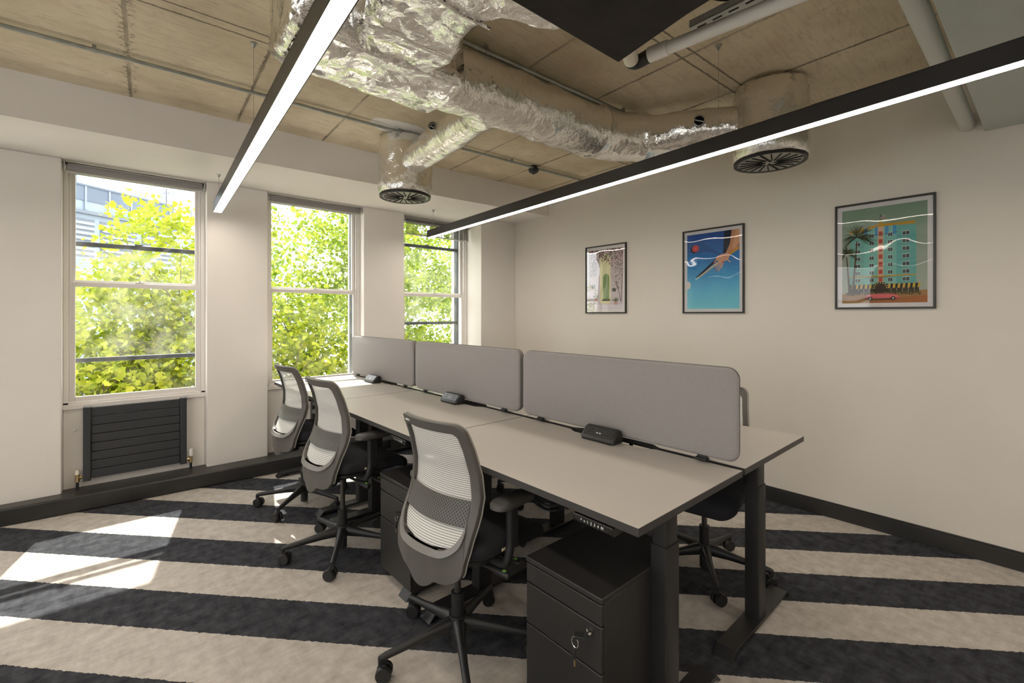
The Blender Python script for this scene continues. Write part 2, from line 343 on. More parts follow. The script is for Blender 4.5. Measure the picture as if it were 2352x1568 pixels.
edges = [XL] + [e for o_ in OPEN for e in o_] + [XR]
for i in range(0, len(edges), 2):
    a, b = edges[i], edges[i + 1]
    if i == 8: w.prism([(3.225, 4.25), (XR, 4.25), (XR, PO), (3.345, PO), (3.345, 4.6)], 0, ZS)
    else:
        lo = {2: (a, .0), 4: (.585, 0), 6: (1.945, 0)}.get(i)
        w.bx(a, b, PF, PO, 0, ZS)
for a, b in OPEN: w.bx(a, b, PR, PO, 0, .74)
struct(w.build('wall_front', wall, bevel=.006), 'white painted window wall with piers between sash windows')
struct(MB().prism([(XL, 3.975), (XR, 3.668), (XR, PO), (XL, PO)], ZS, ZC).build('trim_1', wall, smooth=False), 'white bulkhead box along the top of the window wall')
struct(MB().prism([(1.97, -.5), (XR, -.5), (XR, .185), (1.97, .225)], 2.457, ZC).build('trim_2', beam_m, bevel=.004), 'grey green painted downstand beam at ceiling')
struct(MB().prism([(XL, 4.62), (-.6, 4.495), (.9, 4.43), (3.25, 4.33), (3.25, PR), (XL, PR)], 0, .118).build('baseboard_front', blackpaint, bevel=.012, seg=3), 'black boxed plinth under the windows')
sk = MB(); sk.bx(XR - .014, XR, YB, 4.25, 0, .095); sk.bx(XR - .009, XR, YB, 4.25, .095, .106)
struct(sk.build('baseboard_right', blackpaint, bevel=.002), 'black skirting board along the cream wall')
struct(MB().bx(XL, XL + .014, YB, 4.6, 0, .106).build('baseboard_left', blackpaint, bevel=.003))
struct(MB().bx(XL, XR, YB, YB + .014, 0, .106).build('baseboard_back', blackpaint, bevel=.003))
# exterior face of the building
ew = MB(); eb = [-4.2, -1.78, -.63, -.42, .72, .93, 2.09, 2.30, 3.42, 6.5]
for i in range(0, 10, 2): ew.bx(eb[i], eb[i + 1], PO, PO + .12, -6, 4)
for i in range(1, 9, 2): ew.bx(eb[i], eb[i + 1], PO, PO + .12, -6, .70); ew.bx(eb[i], eb[i + 1], PO, PO + .12, 2.62, 4)
struct(ew.build('trim_3', MT['red_brick'], smooth=False), 'red brick outer face of the window wall')
# windows
def make_window(i, x0, x1, bars, jamb=True, dusty=False):
    root = bpy.data.objects.new('window_%d' % i, None); COL.objects.link(root); root['kind'] = 'structure'; root.location = ((x0 + x1) / 2, 4.71, .74)
    hw = (x1 - x0) / 2; H = 1.795
    f = MB(); fw = .032
    for s_ in (-1, 1): f.bx(s_ * hw if s_ < 0 else hw - fw, -hw + fw if s_ < 0 else hw, -.005, .10, 0, H)
    f.bx(-hw, hw, -.005, .10, H - .03, H); f.bx(-hw, hw, -.005, .10, 0, .016)
    for s_ in (-1, 1): f.box((s_ * (hw - fw - .006), .012, H / 2), (.012, .016, H - .04))
    f.build('window_frame', gloss, root, bevel=.003)
    MB().bx(-hw, hw, -.022, .02, -.036, .0).build('window_sill', gloss, root, bevel=.004)
    g = hw - fw - .004
    def sash(name, z0, z1, yc, lo, hi, mat):
        m_ = MB(); m_.bx(-g, -g + .03, yc - .016, yc + .016, z0, z1); m_.bx(g - .03, g, yc - .016, yc + .016, z0, z1)
        m_.bx(-g + .03, g - .03, yc - .016, yc + .016, z0, z0 + lo); m_.bx(-g + .03, g - .03, yc - .016, yc + .016, z1 - hi, z1)
        so = m_.build(name, mat, root, bevel=.003)
        p = MB().add([(-g + .028, yc, z0 + lo - .002), (g - .028, yc, z0 + lo - .002), (g - .028, yc, z1 - hi + .002), (-g + .028, yc, z1 - hi + .002)], [(0, 1, 2, 3)]).build('window_pane', MT['window_glass'], so, smooth=False)
        return so
    sash('lower_sash', .012, .915, .032, .038, .034, gloss); sash('upper_sash', .89, H - .028, .070, .042, .025, gloss)
    lk = MB(); lk.box((0, .030, .922), (.05, .018, .008)); lk.cyl((0, .03, .92), (0, .03, .936), .008); lk.box((.02, .03, .936), (.05, .008, .005), rz=.3)
    lk.build('sash_lock', alu, root, bevel=.001)
    if jamb:
        o_ = MB(); jw = .05
        o_.bx(-hw - .02, -hw + .012, .18, .27, 0, H); o_.bx(hw - .012, hw + .02, .18, .27, 0, H); o_.bx(-hw, hw, .18, .27, H - .02, H + .03)
        for z in bars: o_.bx(-hw, hw, .20, .235, z - .74 - .017, z - .74 + .017)
        if bars: o_.box((0, .195, bars[-1] - .74 + .022), (.05, .02, .01))
        ob_ = o_.build('outer_sash', darkwood, root, bevel=.003)
        if len(bars) == 2:
            MB().add([(-hw, .218, bars[0] - .74), (hw, .218, bars[0] - .74), (hw, .218, bars[1] - .74), (-hw, .218, bars[1] - .74)], [(0, 1, 2, 3)]).build('window_pane', MT['dusty_glass'], ob_, smooth=False)
        MB().bx(-hw - .03, hw + .03, .1, .36, -.05, -.002).build('outer_sill', gloss, root, bevel=.004)
    return root
for i_, (a_, b_) in enumerate(LW_FILL): r_ = make_window(5 + i_, a_, b_, ()); r_.location = (XL - .06, (a_ + b_) / 2, .74); r_.rotation_euler.z = R(90)  # left wall windows are out of view, added for fill light
make_window(4, *OPEN[0], (1.05, 1.965)); make_window(1, *OPEN[1], (1.05, 1.965)); make_window(2, *OPEN[2], ()); make_window(3, *OPEN[3], (1.305, 2.24))  # window four is out of view, added for sun and fill light
# roller blinds
def blind(x0, x1, drop, label):
    t = thing('roller_blind', label, 'blind', ((x0 + x1) / 2, 4.655, 2.49), group='roller blinds at the window heads'); hw = (x1 - x0) / 2 - .012
    MB().cyl((-hw + .015, 0, 0), (hw - .015, 0, 0), .026, n=24).build('fabric_roll', blind_m, t)
    for s_ in (-1, 1): b = MB(); b.box((s_ * hw, .002, .004), (.006, .05, .062)); b.cyl((s_ * hw, 0, 0), (s_ * (hw - .012), 0, 0), .02); b.build('bracket', alu, t, bevel=.002)
    fz = -.02 - drop
    if drop > .03:
        fb = MB(); fb.bx(-hw + .02, hw - .02, -.0275, -.0265, fz, 0); fb.build('blind_fabric', MT['sheer_blind_fabric'], t, smooth=False)
    MB().bx(-hw + .018, hw - .018, -.034, -.02, fz - .014, fz).build('bottom_bar', alu, t, bevel=.004)
    ch = MB()
    for x_ in (0, .008):
        ch.cyl((-hw + .008 + x_, -.012, -.02), (-hw + .008 + x_, -.012, -1.68), .0012, n=6)
    for k_ in range(60): ch.box((-hw + .008, -.012, -.04 - k_ * .027), (.0035, .0035, .0035), rz=.7)
    ch.build('pull_chain', cream, t)
    return t
blind(*OPEN[1], .012, 'rolled up grey roller blind over the window above the radiator')
blind(*OPEN[2], .012, 'rolled up grey roller blind over the middle window beside the round drum')
blind(*OPEN[3], .145, 'part lowered dark sheer roller blind over the window nearest the corner')
blind(*OPEN[0], .012, 'rolled up grey roller blind over the added window left of the frame')
# ------------------------------------------------------------------ outside
gr = struct(MB().bx(-60, 90, PO + .3, 120, -6.2, -6).build('trim_4', M('pale_bounce_paving', (.56, .54, .48), .9, var=.12, vscale=.8), smooth=False), 'added paving below the building, pale to bounce light indoors')  # paving is added, kept pale so light bounces up to the soffit
def tree(x, y, zc, rx, rz_, top, mat, label, seed, n=9000, ls=.085, holes=0.0):
    rnd = random.Random(seed); t = thing('broadleaf_tree', label, 'tree', (x, y, -6), group='trees outside the windows')
    tr = MB(); ends = []
    def branch(p, d, L, r, depth):
        pts = [p]; q = p.copy(); dd = d.copy()
        for k_ in range(5):
            dd = (dd + Vector((rnd.uniform(-.22, .22), rnd.uniform(-.22, .22), rnd.uniform(-.04, .16)))).normalized(); q = q + dd * L / 5; pts.append(q.copy())
        tr.tube(pts, [r * (1 - .13 * k_) for k_ in range(6)], n=6 if depth else 10)
        ends.extend(pts[2:])
        if depth < 3:
            for k_ in range(3 if depth else 6):
                a = rnd.uniform(0, 6.28); b0 = pts[rnd.choice((2, 3, 4, 5))]
                nd = (dd * .7 + Vector((math.cos(a), math.sin(a), rnd.uniform(-.1, .5))) * .8).normalized(); branch(b0, nd, L * rnd.uniform(.5, .72), r * .5, depth + 1)
    hgt = top + 6
    branch(Vector((0, 0, 0)), Vector((0, 0, 1)), hgt * .54, .09, 0)
    lim = lambda p: True
    tr.build('trunk_and_branches', bark, t, ang=60)
    # leaves gathered in sprays around random twig points inside the crown
    cz = zc + 6; vs = []; fs = []
    rs = np.random.RandomState(seed)
    spr = []
    n = int(n * 1.9)
    while len(spr) < n // 9:
        u = rs.normal(size=3); u /= np.linalg.norm(u); rr = rs.uniform(0, 1) ** .45
        p = np.array([u[0] * rx * rr, u[1] * rx * .8 * rr, cz + u[2] * rz_ * rr])
        nv = noise.noise(Vector((p[0] * .9 + seed, p[1] * .9, p[2] * .9)))
        if nv < holes - .35: continue
        spr.append(p)
    for p in spr:
        tw = rs.normal(size=3) * .13
        for k_ in range(9):
            c_ = p + tw * (k_ / 4 - 1) + rs.normal(size=3) * .07
            nrm = Vector(rs.normal(size=3) + np.array([0, 0, .9])).normalized(); q = nrm.to_track_quat('Z', 'Y'); s_ = ls * rs.uniform(.6, 1.25); ra = rs.uniform(0, 6.28)
            o_ = len(vs); ca, sa = math.cos(ra), math.sin(ra)
            for (a, b, c2) in ((0, -.6, 0), (.42, -.25, .06), (.5, .2, .1), (.12, .28, 0), (0, .62, -.1), (-.12, .28, 0), (-.5, .2, .1), (-.42, -.25, .06)):
                vv = q @ Vector(((a * ca - b * sa) * s_, (a * sa + b * ca) * s_, c2 * s_)); vs.append((c_[0] + vv.x, c_[1] + vv.y, c_[2] + vv.z))
            fs.append(tuple(range(o_, o_ + 8)))
    me = bpy.data.meshes.new('foliage'); me.from_pydata(vs, [], fs); me.materials.append(MT[mat]); me.update()
    fo = bpy.data.objects.new('foliage', me); COL.objects.link(fo); fo.parent = t
    return t
tree(-.55, 9.2, -.9, 2.2, 3.1, 1.4, 'yellow_green_leaves', 'yellow green leafy tree at the left side of the first window', 3, 9000)
tree(.50, 9.6, -.7, 1.25, 4.25, 2.2, 'yellow_green_leaves', 'yellow green tree with a pointed top, seen through the first window', 5, 10000)
tree(2.1, 9.0, -1.1, 1.9, 3.1, .9, 'yellow_green_leaves', 'yellow green tree at the right side of the first window', 8, 7000)
tree(3.6, 10.3, 1.2, 2.4, 4.8, 4.4, 'mid_green_leaves', 'tall tree of loose pale leaves and grey limbs filling the middle window', 12, 11000, holes=.26)
tree(3.1, 8.2, -1.6, 1.5, 2.6, 0, 'yellow_green_leaves', 'lower bushy tree at the bottom of the middle window', 14, 6000)
tree(6.6, 10.8, 1.2, 2.6, 4.8, 4.6, 'mid_green_leaves', 'tall leafy tree seen through the window nearest the corner', 21, 12000, holes=.2)
tree(6.1, 8.6, -1.8, 1.9, 2.5, 0, 'fresh_green_leaves', 'lower bright green tree at the bottom of the corner window', 23, 7000)
tree(-3.6, 10.5, -.4, 2.4, 3.6, 2.2, 'yellow_green_leaves', 'yellow green tree beyond the far left of the window wall', 31, 7000)
tree(9.8, 11.5, 1.0, 2.6, 4.6, 4.4, 'mid_green_leaves', 'leafy tree furthest right along the street', 33, 7000)
# building opposite
bt = thing('office_building', 'grey blue clad office block with flat roof behind the trees', 'building', (.9, 36, -6), R(35))
bl = M('blue_grey_cladding', (.08, .105, .145), .5, var=.12, vscale=.6); blw = M('pale_blue_panel', (.19, .235, .29), .5, var=.1, vscale=1)
bdk = M('dark_band', (.10, .12, .15), .5)
MB().bx(-16, 2.43, 0, 9, 0, 13.7).build('wall', blw, bt, smooth=False)
b_ = MB(); b_.bx(-16.1, 2.5, -.12, 9.1, 14.5, 14.6, 0); b_.bx(-16.05, 2.43, -.06, 9, 13.7, 14.5, 0)
for k_ in range(16): b_.bx(-15.9 + k_ * 1.2, -15.82 + k_ * 1.2, -.1, 0, 13.2, 14.5, 1)
b_.build('parapet_cladding', [bl, blw], bt, smooth=False)
MB().bx(-16.1, 2.5, -.3, 0, 12.95, 13.12).build('ledge', bdk, bt, smooth=False)
for k_ in range(8):
    wf = MB().bx(-15.7 + k_ * 2.3, -13.7 + k_ * 2.3, -.05, 0, 10.6, 12.7).build('window', bdk, bt, smooth=False)
    lv = MB()
    for j in range(7): lv.bx(-15.65 + k_ * 2.3, -13.75 + k_ * 2.3, -.14, -.05, 10.7 + j * .28, 10.85 + j * .28)
    lv.build('louvre', blw, wf, smooth=False)
MB().bx(2.43, 12, .4, 9, 0, 14.2).build('side_wing', blw, bt, smooth=False)
rl = MB()
for k_ in range(8): rl.cyl((2.6 + k_ * .8, .6, 14.2), (2.6 + k_ * .8, .6, 14.75), .025, n=6)
rl.cyl((2.5, .6, 14.75), (9, .6, 14.75), .025, n=6); rl.cyl((2.5, .6, 14.5), (9, .6, 14.5), .025, n=6); rl.build('roof_railing', bdk, bt)
MB().cyl((-2.75, .5, 14.5), (-2.75, .5, 15.25), .04, n=8).build('antenna', bdk, bt)
dm = thing('satellite_dish', 'pair of pale dishes on one mast on the roof opposite', 'satellite dish', (2.55, 37.9, 8.6), R(35))
mm = MB(); mm.cyl((0, 0, 0), (0, 0, 1.15), .04, n=8); mm.cyl((-.3, 0, .8), (.3, 0, .95), .03, n=8); mm.build('mast', bdk, dm)
for dx, dz, r_ in ((-.38, .68, .3), (.42, 1.08, .3)):
    MB().lathe([(0, .0), (r_ * .5, -.04), (r_, -.12), (r_, -.1), (r_ * .5, -.02), (0, .03)], n=20).build('dish', blw, dm).matrix_local = Matrix.Translation((dx, -.12, dz)) @ Matrix.Rotation(R(70), 4, 'X')
# ------------------------------------------------------------------ ceiling services
def crumple(vs, amp, f, seed=0):
    out = []
    for p in vs:
        p = Vector(p); q = p * f + Vector((seed, seed * 2, 0)); n_ = noise.noise_vector(q) + .5 * noise.noise_vector(q * 2.3); out.append(p + n_ * amp)
    return out
def rsec(x0, x1, z0, z1, y, r=.05, n=14):
    cx, cz = (x0 + x1) / 2, (z0 + z1) / 2
    pts = []
    base = rrect(x1 - x0, z1 - z0, r, 4)
    # resample evenly
    L = [0]
    for i in range(len(base)): L.append(L[-1] + math.dist(base[i], base[(i + 1) % len(base)]))
    N = n * 8
    for k_ in range(N):
        d = L[-1] * k_ / N; i = max(j for j in range(len(base)) if L[j] <= d + 1e-9); t = (d - L[i]) / max(1e-9, L[i + 1] - L[i]); a, b = base[i], base[(i + 1) % len(base)]
        pts.append((cx + a[0] + (b[0] - a[0]) * t, y, cz + a[1] + (b[1] - a[1]) * t))
    return pts
def lofted(keys, steps, amp, f, seed):
    """keys: (y, x0, x1, z0, z1, r)"""
    secs = []
    for i in range(len(keys) - 1):
        for k_ in range(steps):
            t = k_ / steps; t2 = t * t * (3 - 2 * t); a, b = keys[i], keys[i + 1]
            v = [a[0] + (b[0] - a[0]) * t] + [a[j] + (b[j] - a[j]) * t2 for j in range(1, 6)]
            secs.append(rsec(v[1], v[2], v[3], v[4], v[0], v[5]))
    v = keys[-1]; secs.append(rsec(v[1], v[2], v[3], v[4], v[0], v[5]))
    return [crumple(s_, amp, f, seed) for s_ in secs]
pl = thing('foil_plenum', 'large crumpled silver foil wrapped plenum joined to the black ceiling unit', 'air duct', (.9, 1.6, 2.62))
def loc_secs(secs, o): return [[Vector(p) - Vector(o) for p in s_] for s_ in secs]
O = (.9, 1.6, 2.62)
d_ = lofted([(2.075, .49, 1.23, 2.47, 2.79, .05), (2.06, .475, 1.25, 2.45, 2.80, .05), (1.90, .47, 1.26, 2.445, 2.80, .05), (1.74, .475, 1.22, 2.45, 2.80, .05), (1.72, .49, 1.20, 2.47, 2.80, .05)], 10, .012, 7, 1)
MB().loft(loc_secs(d_, O)).build('distribution_box', MT['crumpled_foil'], pl, ang=80)
d_ = lofted([(1.86, .74, 1.06, 2.47, 2.78, .06), (1.62, .66, 1.09, 2.455, 2.79, .07), (1.40, .64, 1.02, 2.45, 2.79, .06), (1.30, .60, 1.02, 2.45, 2.79, .06), (1.13, .38, 1.26, 2.46, 2.78, .05)], 12, .012, 7, 4)
MB().loft(loc_secs(d_, O)).build('transition_duct', MT['crumpled_foil'], pl, ang=80)
for q in (1.56, 1.30): MB().tube([Vector((x_, q + .006 * math.sin(x_ * 30), 2.448 + .004 * math.sin(x_ * 17))) - Vector(O) for x_ in np.linspace(.68, 1.02, 24)], .007, n=8).build('taped_seam', MT['crumpled_foil'], pl)
# main round duct
P_ = spline([(1.12, 1.92, 2.60), (1.38, 1.935, 2.60), (1.80, 1.91, 2.60), (2.20, 1.905, 2.60), (2.50, 1.85, 2.60), (2.72, 1.70, 2.60), (2.83, 1.47, 2.60), (2.93, 1.27, 2.60), (3.0, 1.10, 2.60)], 22)
def ringed(P_, rad, flat, amp, f, seed, n=56, dz=0):
    secs = []
    for i, p in enumerate(P_):
        t = i / (len(P_) - 1); d = (P_[min(i + 1, len(P_) - 1)] - P_[max(i - 1, 0)]).normalized(); a = d.cross(Vector((0, 0, 1))).normalized(); b = a.cross(d)
        r = rad(t); ring = []
        for k_ in range(n):
            an = 2 * math.pi * k_ / n; c_, s_ = math.cos(an), math.sin(an); e = flat
            cx = math.copysign(abs(c_) ** e, c_); cy = math.copysign(abs(s_) ** e, s_); ring.append(p + a * cx * r + b * cy * r)
        secs.append(crumple(ring, amp, f, seed))
    return secs
def mr(t):
    r = .150 if t < .55 else .150 - (t - .55) * .11
    for c_ in (.28, .43, .60): r += .010 * math.exp(-((t - c_) / .010) ** 2)
    return r
O2 = (2.1, 1.9, 2.6)
md = thing('foil_duct', 'long silver foil wrapped round duct bending across the ceiling to the drum by the wall', 'air duct', O2, group='foil wrapped round ducts')
MB().loft(loc_secs(ringed(P_, mr, .82, .009, 6, 11), O2)).build('duct_sleeve', MT['smooth_foil'], md, ang=80)
def port(parent, p, d, r=.034):
    p = Vector(p); d = Vector(d).normalized(); b = MB(); b.cyl(p, p + d * .035, r * .85, n=24, caps=False); b.cyl(p + d * .03, p + d * .042, r, n=24, mi=0, caps=False)
    b.cyl(p + d * .012, p + d * .014, r * .84, n=24, mi=1); q = d.cross(Vector((0, 0, 1))).normalized(); up = q.cross(d)
    b.cyl(p + d * .024 - (q + up * .35).normalized() * r * .8, p + d * .024 + (q + up * .35).normalized() * r * .8, .004, n=8)
    o = b.build('test_port', [galv, MT['slot_black'] if 0 else MT['slot_black']], parent); return o
port(md, Vector((2.72, 1.36, 2.60)) - Vector(O2), (-.85, -.45, -.10), .034)
# branch duct
P2 = spline([(1.50, 1.92, 2.60), (1.60, 2.12, 2.60), (1.655, 2.40, 2.60), (1.69, 2.75, 2.60), (1.72, 3.12, 2.59), (1.735, 3.22, 2.59)], 18)
O3 = (1.68, 2.6, 2.6)
bd = thing('foil_duct', 'short silver foil branch duct running from the main duct to the drum near the windows', 'air duct', O3, group='foil wrapped round ducts')
MB().loft(loc_secs(ringed(P2, lambda t: .125 if t < .18 else (.125 - (t - .18) * .25 if t < .26 else .105), .95, .006, 6, 17), O3)).build('duct_sleeve', MT['smooth_foil'], bd, ang=80)
port(bd, Vector((1.60, 2.62, 2.64)) - Vector(O3), (-.75, -.62, .25), .030)
def drum(x, y, label, rr=.205):
    t = thing('ceiling_drum_diffuser', label, 'air diffuser', (x, y, 2.335), group='foil drums with slotted round diffusers')
    secs = []
    for i in range(26):
        z = .014 + (.455 - .014) * i / 25; r = rr * (1 + (.03 if .1 < i / 25 < .9 else 0)) * (1 - .05 * max(0, (z - .40) / .055))
        if i < 3: r = .196 + .006 * i
        secs.append(crumple([Vector((x + r * math.cos(2 * math.pi * k_ / 72), y + r * math.sin(2 * math.pi * k_ / 72), 2.335 + z)) for k_ in range(72)], .005, 7, x))
    MB().loft(loc_secs(secs, (x, y, 2.335))).build('foil_drum', MT['smooth_foil'], t, ang=80)
    MB().lathe([(.150, .012), (.188, .0), (.198, .0), (.200, .018), (.185, .02)], n=56).build('rim', darkplastic, t)
    f = MB(); f.cyl((0, 0, .004), (0, 0, .012), .190, n=56); face = f.build('face_plate', grille_m, t)
    for k_ in range(20):
        a = 2 * math.pi * k_ / 20; b = MB(); L0, L1 = (.045, .165) if k_ % 5 else (.02, .175); wd = .0065 if k_ % 5 else .011
        b.box(((L0 + L1) / 2, .012, .0022), (L1 - L0, wd, .004)); s_ = b.build('slot', slot, face, smooth=False); s_.rotation_euler = (0, 0, a)
    return t
drum(1.739, 3.287, 'foil wrapped drum with round slotted diffuser hanging near the window wall')
drum(3.02, 1.063, 'foil wrapped drum with round slotted diffuser near the cream picture wall')
# fan coil unit
fc = thing('fan_coil_unit', 'large black insulated ceiling air unit at the top of the picture', 'air conditioner', (.9, .5, 2.44))
MB().prism([(x_ - .9, y_ - .5) for x_, y_ in ((1.555, 1.12), (1.485, .785), (1.45, .5), (1.44, -.25), (.15, -.25), (.18, 1.15), (.965, 1.13))], 0, .30).build('casing', fcu_m, fc, bevel=.008)
sd = MB(); sd.bx(.585, .64, -.5, .12, .05, .24); sd.build('access_panel', galv, fc, bevel=.003)
for x_, y_ in ((-.6, .5), (.5, .5), (-.6, -.6), (.45, -.6)): MB().cyl((x_, y_, .28), (x_, y_, .369), .005, n=8).build('hanger_rod', galv, fc)
# condensate pipe
cp = thing('drain_pipe', 'white plastic drain pipe with black elbow beside the black ceiling unit', 'pipe', (1.72, .9, 2.5))
o = Vector((1.72, .9, 2.5)); L_ = lambda pts: [Vector(p) - o for p in pts]
MB().cyl(Vector((1.70, 1.045, 2.503)) - o, Vector((1.86, -.10, 2.512)) - o, .026, n=24).build('pipe', white, cp)
MB().cyl(Vector((1.697, 1.066, 2.503)) - o, Vector((1.708, .985, 2.5035)) - o, .0305, n=24).build('coupling', white, cp)
MB().tube(L_(spline([(1.655, 1.128, 2.497), (1.675, 1.137, 2.497), (1.700, 1.125, 2.50), (1.699, 1.06, 2.502)], 6)), .0285, n=20).build('elbow', darkplastic, cp)
MB().tube(L_([(1.54, 1.06, 2.505), (1.575, 1.085, 2.50), (1.60, 1.10, 2.497), (1.66, 1.13, 2.496)]), .031, n=20).build('trap_fitting', cream, cp)
# refrigerant hose
hs = MB().tube([Vector(p) - Vector((1.7, .7, 2.6)) for p in spline([(1.47, .55, 2.62), (1.56, .62, 2.62), (1.63, .74, 2.60), (1.70, .78, 2.62), (1.82, .72, 2.66), (1.84, .4, 2.66), (1.84, -.3, 2.66)], 8)], .028, n=14).build('insulated_hose', fcu_m); hs.location = (1.7, .7, 2.6)
tag(hs, 'black foam insulated hose curling from the ceiling unit into the metal tray', 'hose')
# cable tray
ct = thing('cable_tray', 'perforated galvanised steel cable tray above the white drain pipe', 'cable tray', (1.80, .27, 2.562))
b = MB(); b.bx(-.062, .062, -.9, .64, 0, .0015); b.bx(-.062, -.060, -.9, .64, 0, .028); b.bx(.060, .062, -.9, .64, 0, .028); tro = b.build('tray_channel', M('zinc_plated_steel', (.60, .62, .60), .45, .35, var=.08, vscale=15), ct, smooth=False)
for i in range(14):
    for j in range(3):
        if i % 5 == 4: continue
        s_ = MB().box((0, 0, 0), (.006, .036, .002)).build('slot', slot, tro, smooth=False); s_.location = (-.038 + j * .036, .6 - i * .062 - (j % 2) * .02, -.0008)
MB().cyl((.045, .3, .002), (.045, .3, .22), .004, n=8).build('hanger_rod', galv, ct)
# conduits
def conduit(x0, y0, x1, y1, z, r, label, clips):
    t = thing('steel_conduit', label, 'conduit', (x0, y0, z), group='galvanised conduits on the ceiling'); a = math.atan2(y1 - y0, x1 - x0); L = math.dist((x0, y0), (x1, y1)); t.rotation_euler = (0, 0, a)
    MB().cyl((0, 0, 0), (L, 0, 0), r, n=16).build('tube', galv, t)
    for c_ in clips:
        b = MB(); b.cyl((c_ - .009, 0, 0), (c_ + .009, 0, 0), r + .003, n=18); b.box((c_, 0, (ZC - z) / 2), (.016, r * 1.3, ZC - z)); b.build('saddle_clip', galv, t, bevel=.001)
conduit(-3.5, 3.36, 3.66, 3.05, 2.785, .011, 'thin galvanised conduit running the length of the ceiling near the bulkhead', (1.2, 2.3, 3.42, 4.3, 5.12, 6.2))
conduit(.2, 1.915, 3.70, 1.80, 2.775, .017, 'thicker galvanised conduit crossing behind the foil duct', (.3, 1.255, 2.4, 3.2))
# painted patch on the ceiling
def patch():
    b = MB(); rnd = random.Random(2); pts = []
    for (x_, y_) in ((1.40, 3.20), (1.55, 3.255), (1.80, 3.22), (1.83, 3.13), (1.78, 3.03), (1.62, 3.01), (1.42, 3.06), (1.39, 3.12)): pts.append((x_, y_))
    pts = [(p.x, p.y) for p in spline([(x_, y_, 0) for x_, y_ in pts + pts[:1]], 6)[:-1]]
    b.prism([(x_ - 1.6, y_ - 3.13) for x_, y_ in pts], -.0025, 0); o = b.build('paint_patch', patchw); o.location = (1.6, 3.13, ZC); struct(o); o.name = 'trim_5'
patch()
sn = thing('ceiling_sensor', 'small round black sensor on the thin ceiling conduit', 'sensor', (2.972, 3.10, 2.735))
MB().lathe([(0, 0), (.018, .002), (.038, .012), (.048, .028), (.048, .045), (.035, .052), (.03, .075), (0, .075)], n=32).build('housing', darkplastic, sn)
MB().lathe([(0, -.005), (.012, -.001), (.014, .004)], n=20).build('lens', slot, sn)
wp = thing('ceiling_pipe', 'pale painted pipe along the grey green beam at the top right', 'pipe', (2.9, .27, 2.515))
MB().cyl((-1.35, .015, 0), (.85, -.015, 0), .035, n=28).build('pipe', M('pale_grey_pipe_paint', (.68, .69, .66), .5), wp)
MB().cyl((-.52, 0, .03), (-.52, 0, .295), .004, n=8).build('hanger_rod', galv, wp)
# linear pendant lights
def pendant(x, y, L, label, mounts, slope=.054):
    t = thing('linear_pendant_light', label, 'light', (x, y, 2.25), -math.atan(slope), group='long black linear pendant lights')
    wd, h = .064, .078; b = MB()
    b.bx(-wd / 2, -wd / 2 + .004, -L, 0, 0, h); b.bx(wd / 2 - .004, wd / 2, -L, 0, 0, h); b.bx(-wd / 2, wd / 2, -L, 0, h - .004, h); b.bx(-wd / 2, wd / 2, -.004, 0, 0, h); b.bx(-wd / 2, wd / 2, -L, -L + .004, 0, h)
    b.build('housing', lampbody, t, smooth=False)
    MB().bx(-wd / 2 + .004, wd / 2 - .004, -L + .004, -.004, .001, .006).build('diffuser', MT['glowing_diffuser'], t, smooth=False)
    for my, top in mounts:
        c_ = MB().cyl((0, my, h), (0, my, top - 2.25 - .012), .0009, n=6).build('suspension_wire', wire, t)
        MB().lathe([(.003, 0), (.006, .002), (.010, .016), (.017, .020), (.017, .024), (0, .024)], (0, my, top - 2.25 - .024), n=20).build('ceiling_mount', galv, c_)
pendant(.634, 4.42, 7.6, 'long black linear pendant glowing above the walkway, left of the ducts', ((-.09, ZS), (-1.775, ZC), (-4.8, ZC), (-7.3, ZC)))
pendant(2.60, 4.36, 7.6, 'long black linear pendant glowing above the desks, nearest the picture wall', ((-.09, ZS), (-3.29, ZC), (-4.8, ZC), (-7.3, ZC)), .0715)
pendant(-1.6, 4.42, 7.6, 'added unseen black linear pendant at the far left, for fill light', ((-.09, ZS), (-1.65, ZC), (-4.8, ZC)))  # third pendant is out of view, added as a fill lamp
# ------------------------------------------------------------------ radiator
rd = thing('radiator', 'anthracite horizontal panel radiator under the left window', 'radiator', (.133, 4.655, .17))
for s_ in (-1, 1): MB().bx(s_ * .293 - .022, s_ * .293 + .022, -.026, .022, 0, .55).build('side_column', anth, rd, bevel=.004)
for i in range(8): MB().bx(-.27, .27, -.012, .008, .012 + i * .0665, .012 + i * .0665 + .0635).build('slat', anth, rd, bevel=.003)
MB().bx(-.27, .27, .010, .05, .1, .45).build('back_panel', anth, rd)
for s_ in (-1, 1):
    vx = s_ * .345; v_ = MB(); v_.cyl((vx, 0, -.053), (vx, 0, .03), .009, n=14, mi=1); v_.cyl((vx, 0, .0), (vx, 0, .055), .013, n=16); v_.cyl((vx, 0, .03), (s_ * .312, 0, .03), .009, n=14); v_.cyl((vx - s_ * .012, 0, .03), (vx - s_ * .02, 0, .03), .014, n=6)
    vo = v_.build('valve', [brass, darkplastic], rd)
    MB().cyl((vx, 0, .055), (vx, 0, .088 if s_ < 0 else .115), .0145 if s_ < 0 else .018, .013 if s_ < 0 else .016, n=20).build('valve_cap', cream if s_ < 0 else white, vo, bevel=.002)
hk = thing('wall_hook', 'small white round hook on the wall left of the radiator', 'hook', (-.229, PR, .546))
MB().cyl((0, 0, 0), (0, -.006, 0), .017, n=24).build('base_disc', white, hk); MB().tube([(0, -.004, 0), (0, -.022, -.003), (0, -.03, .004), (0, -.03, .018)], .004, n=10).build('peg', white, hk)
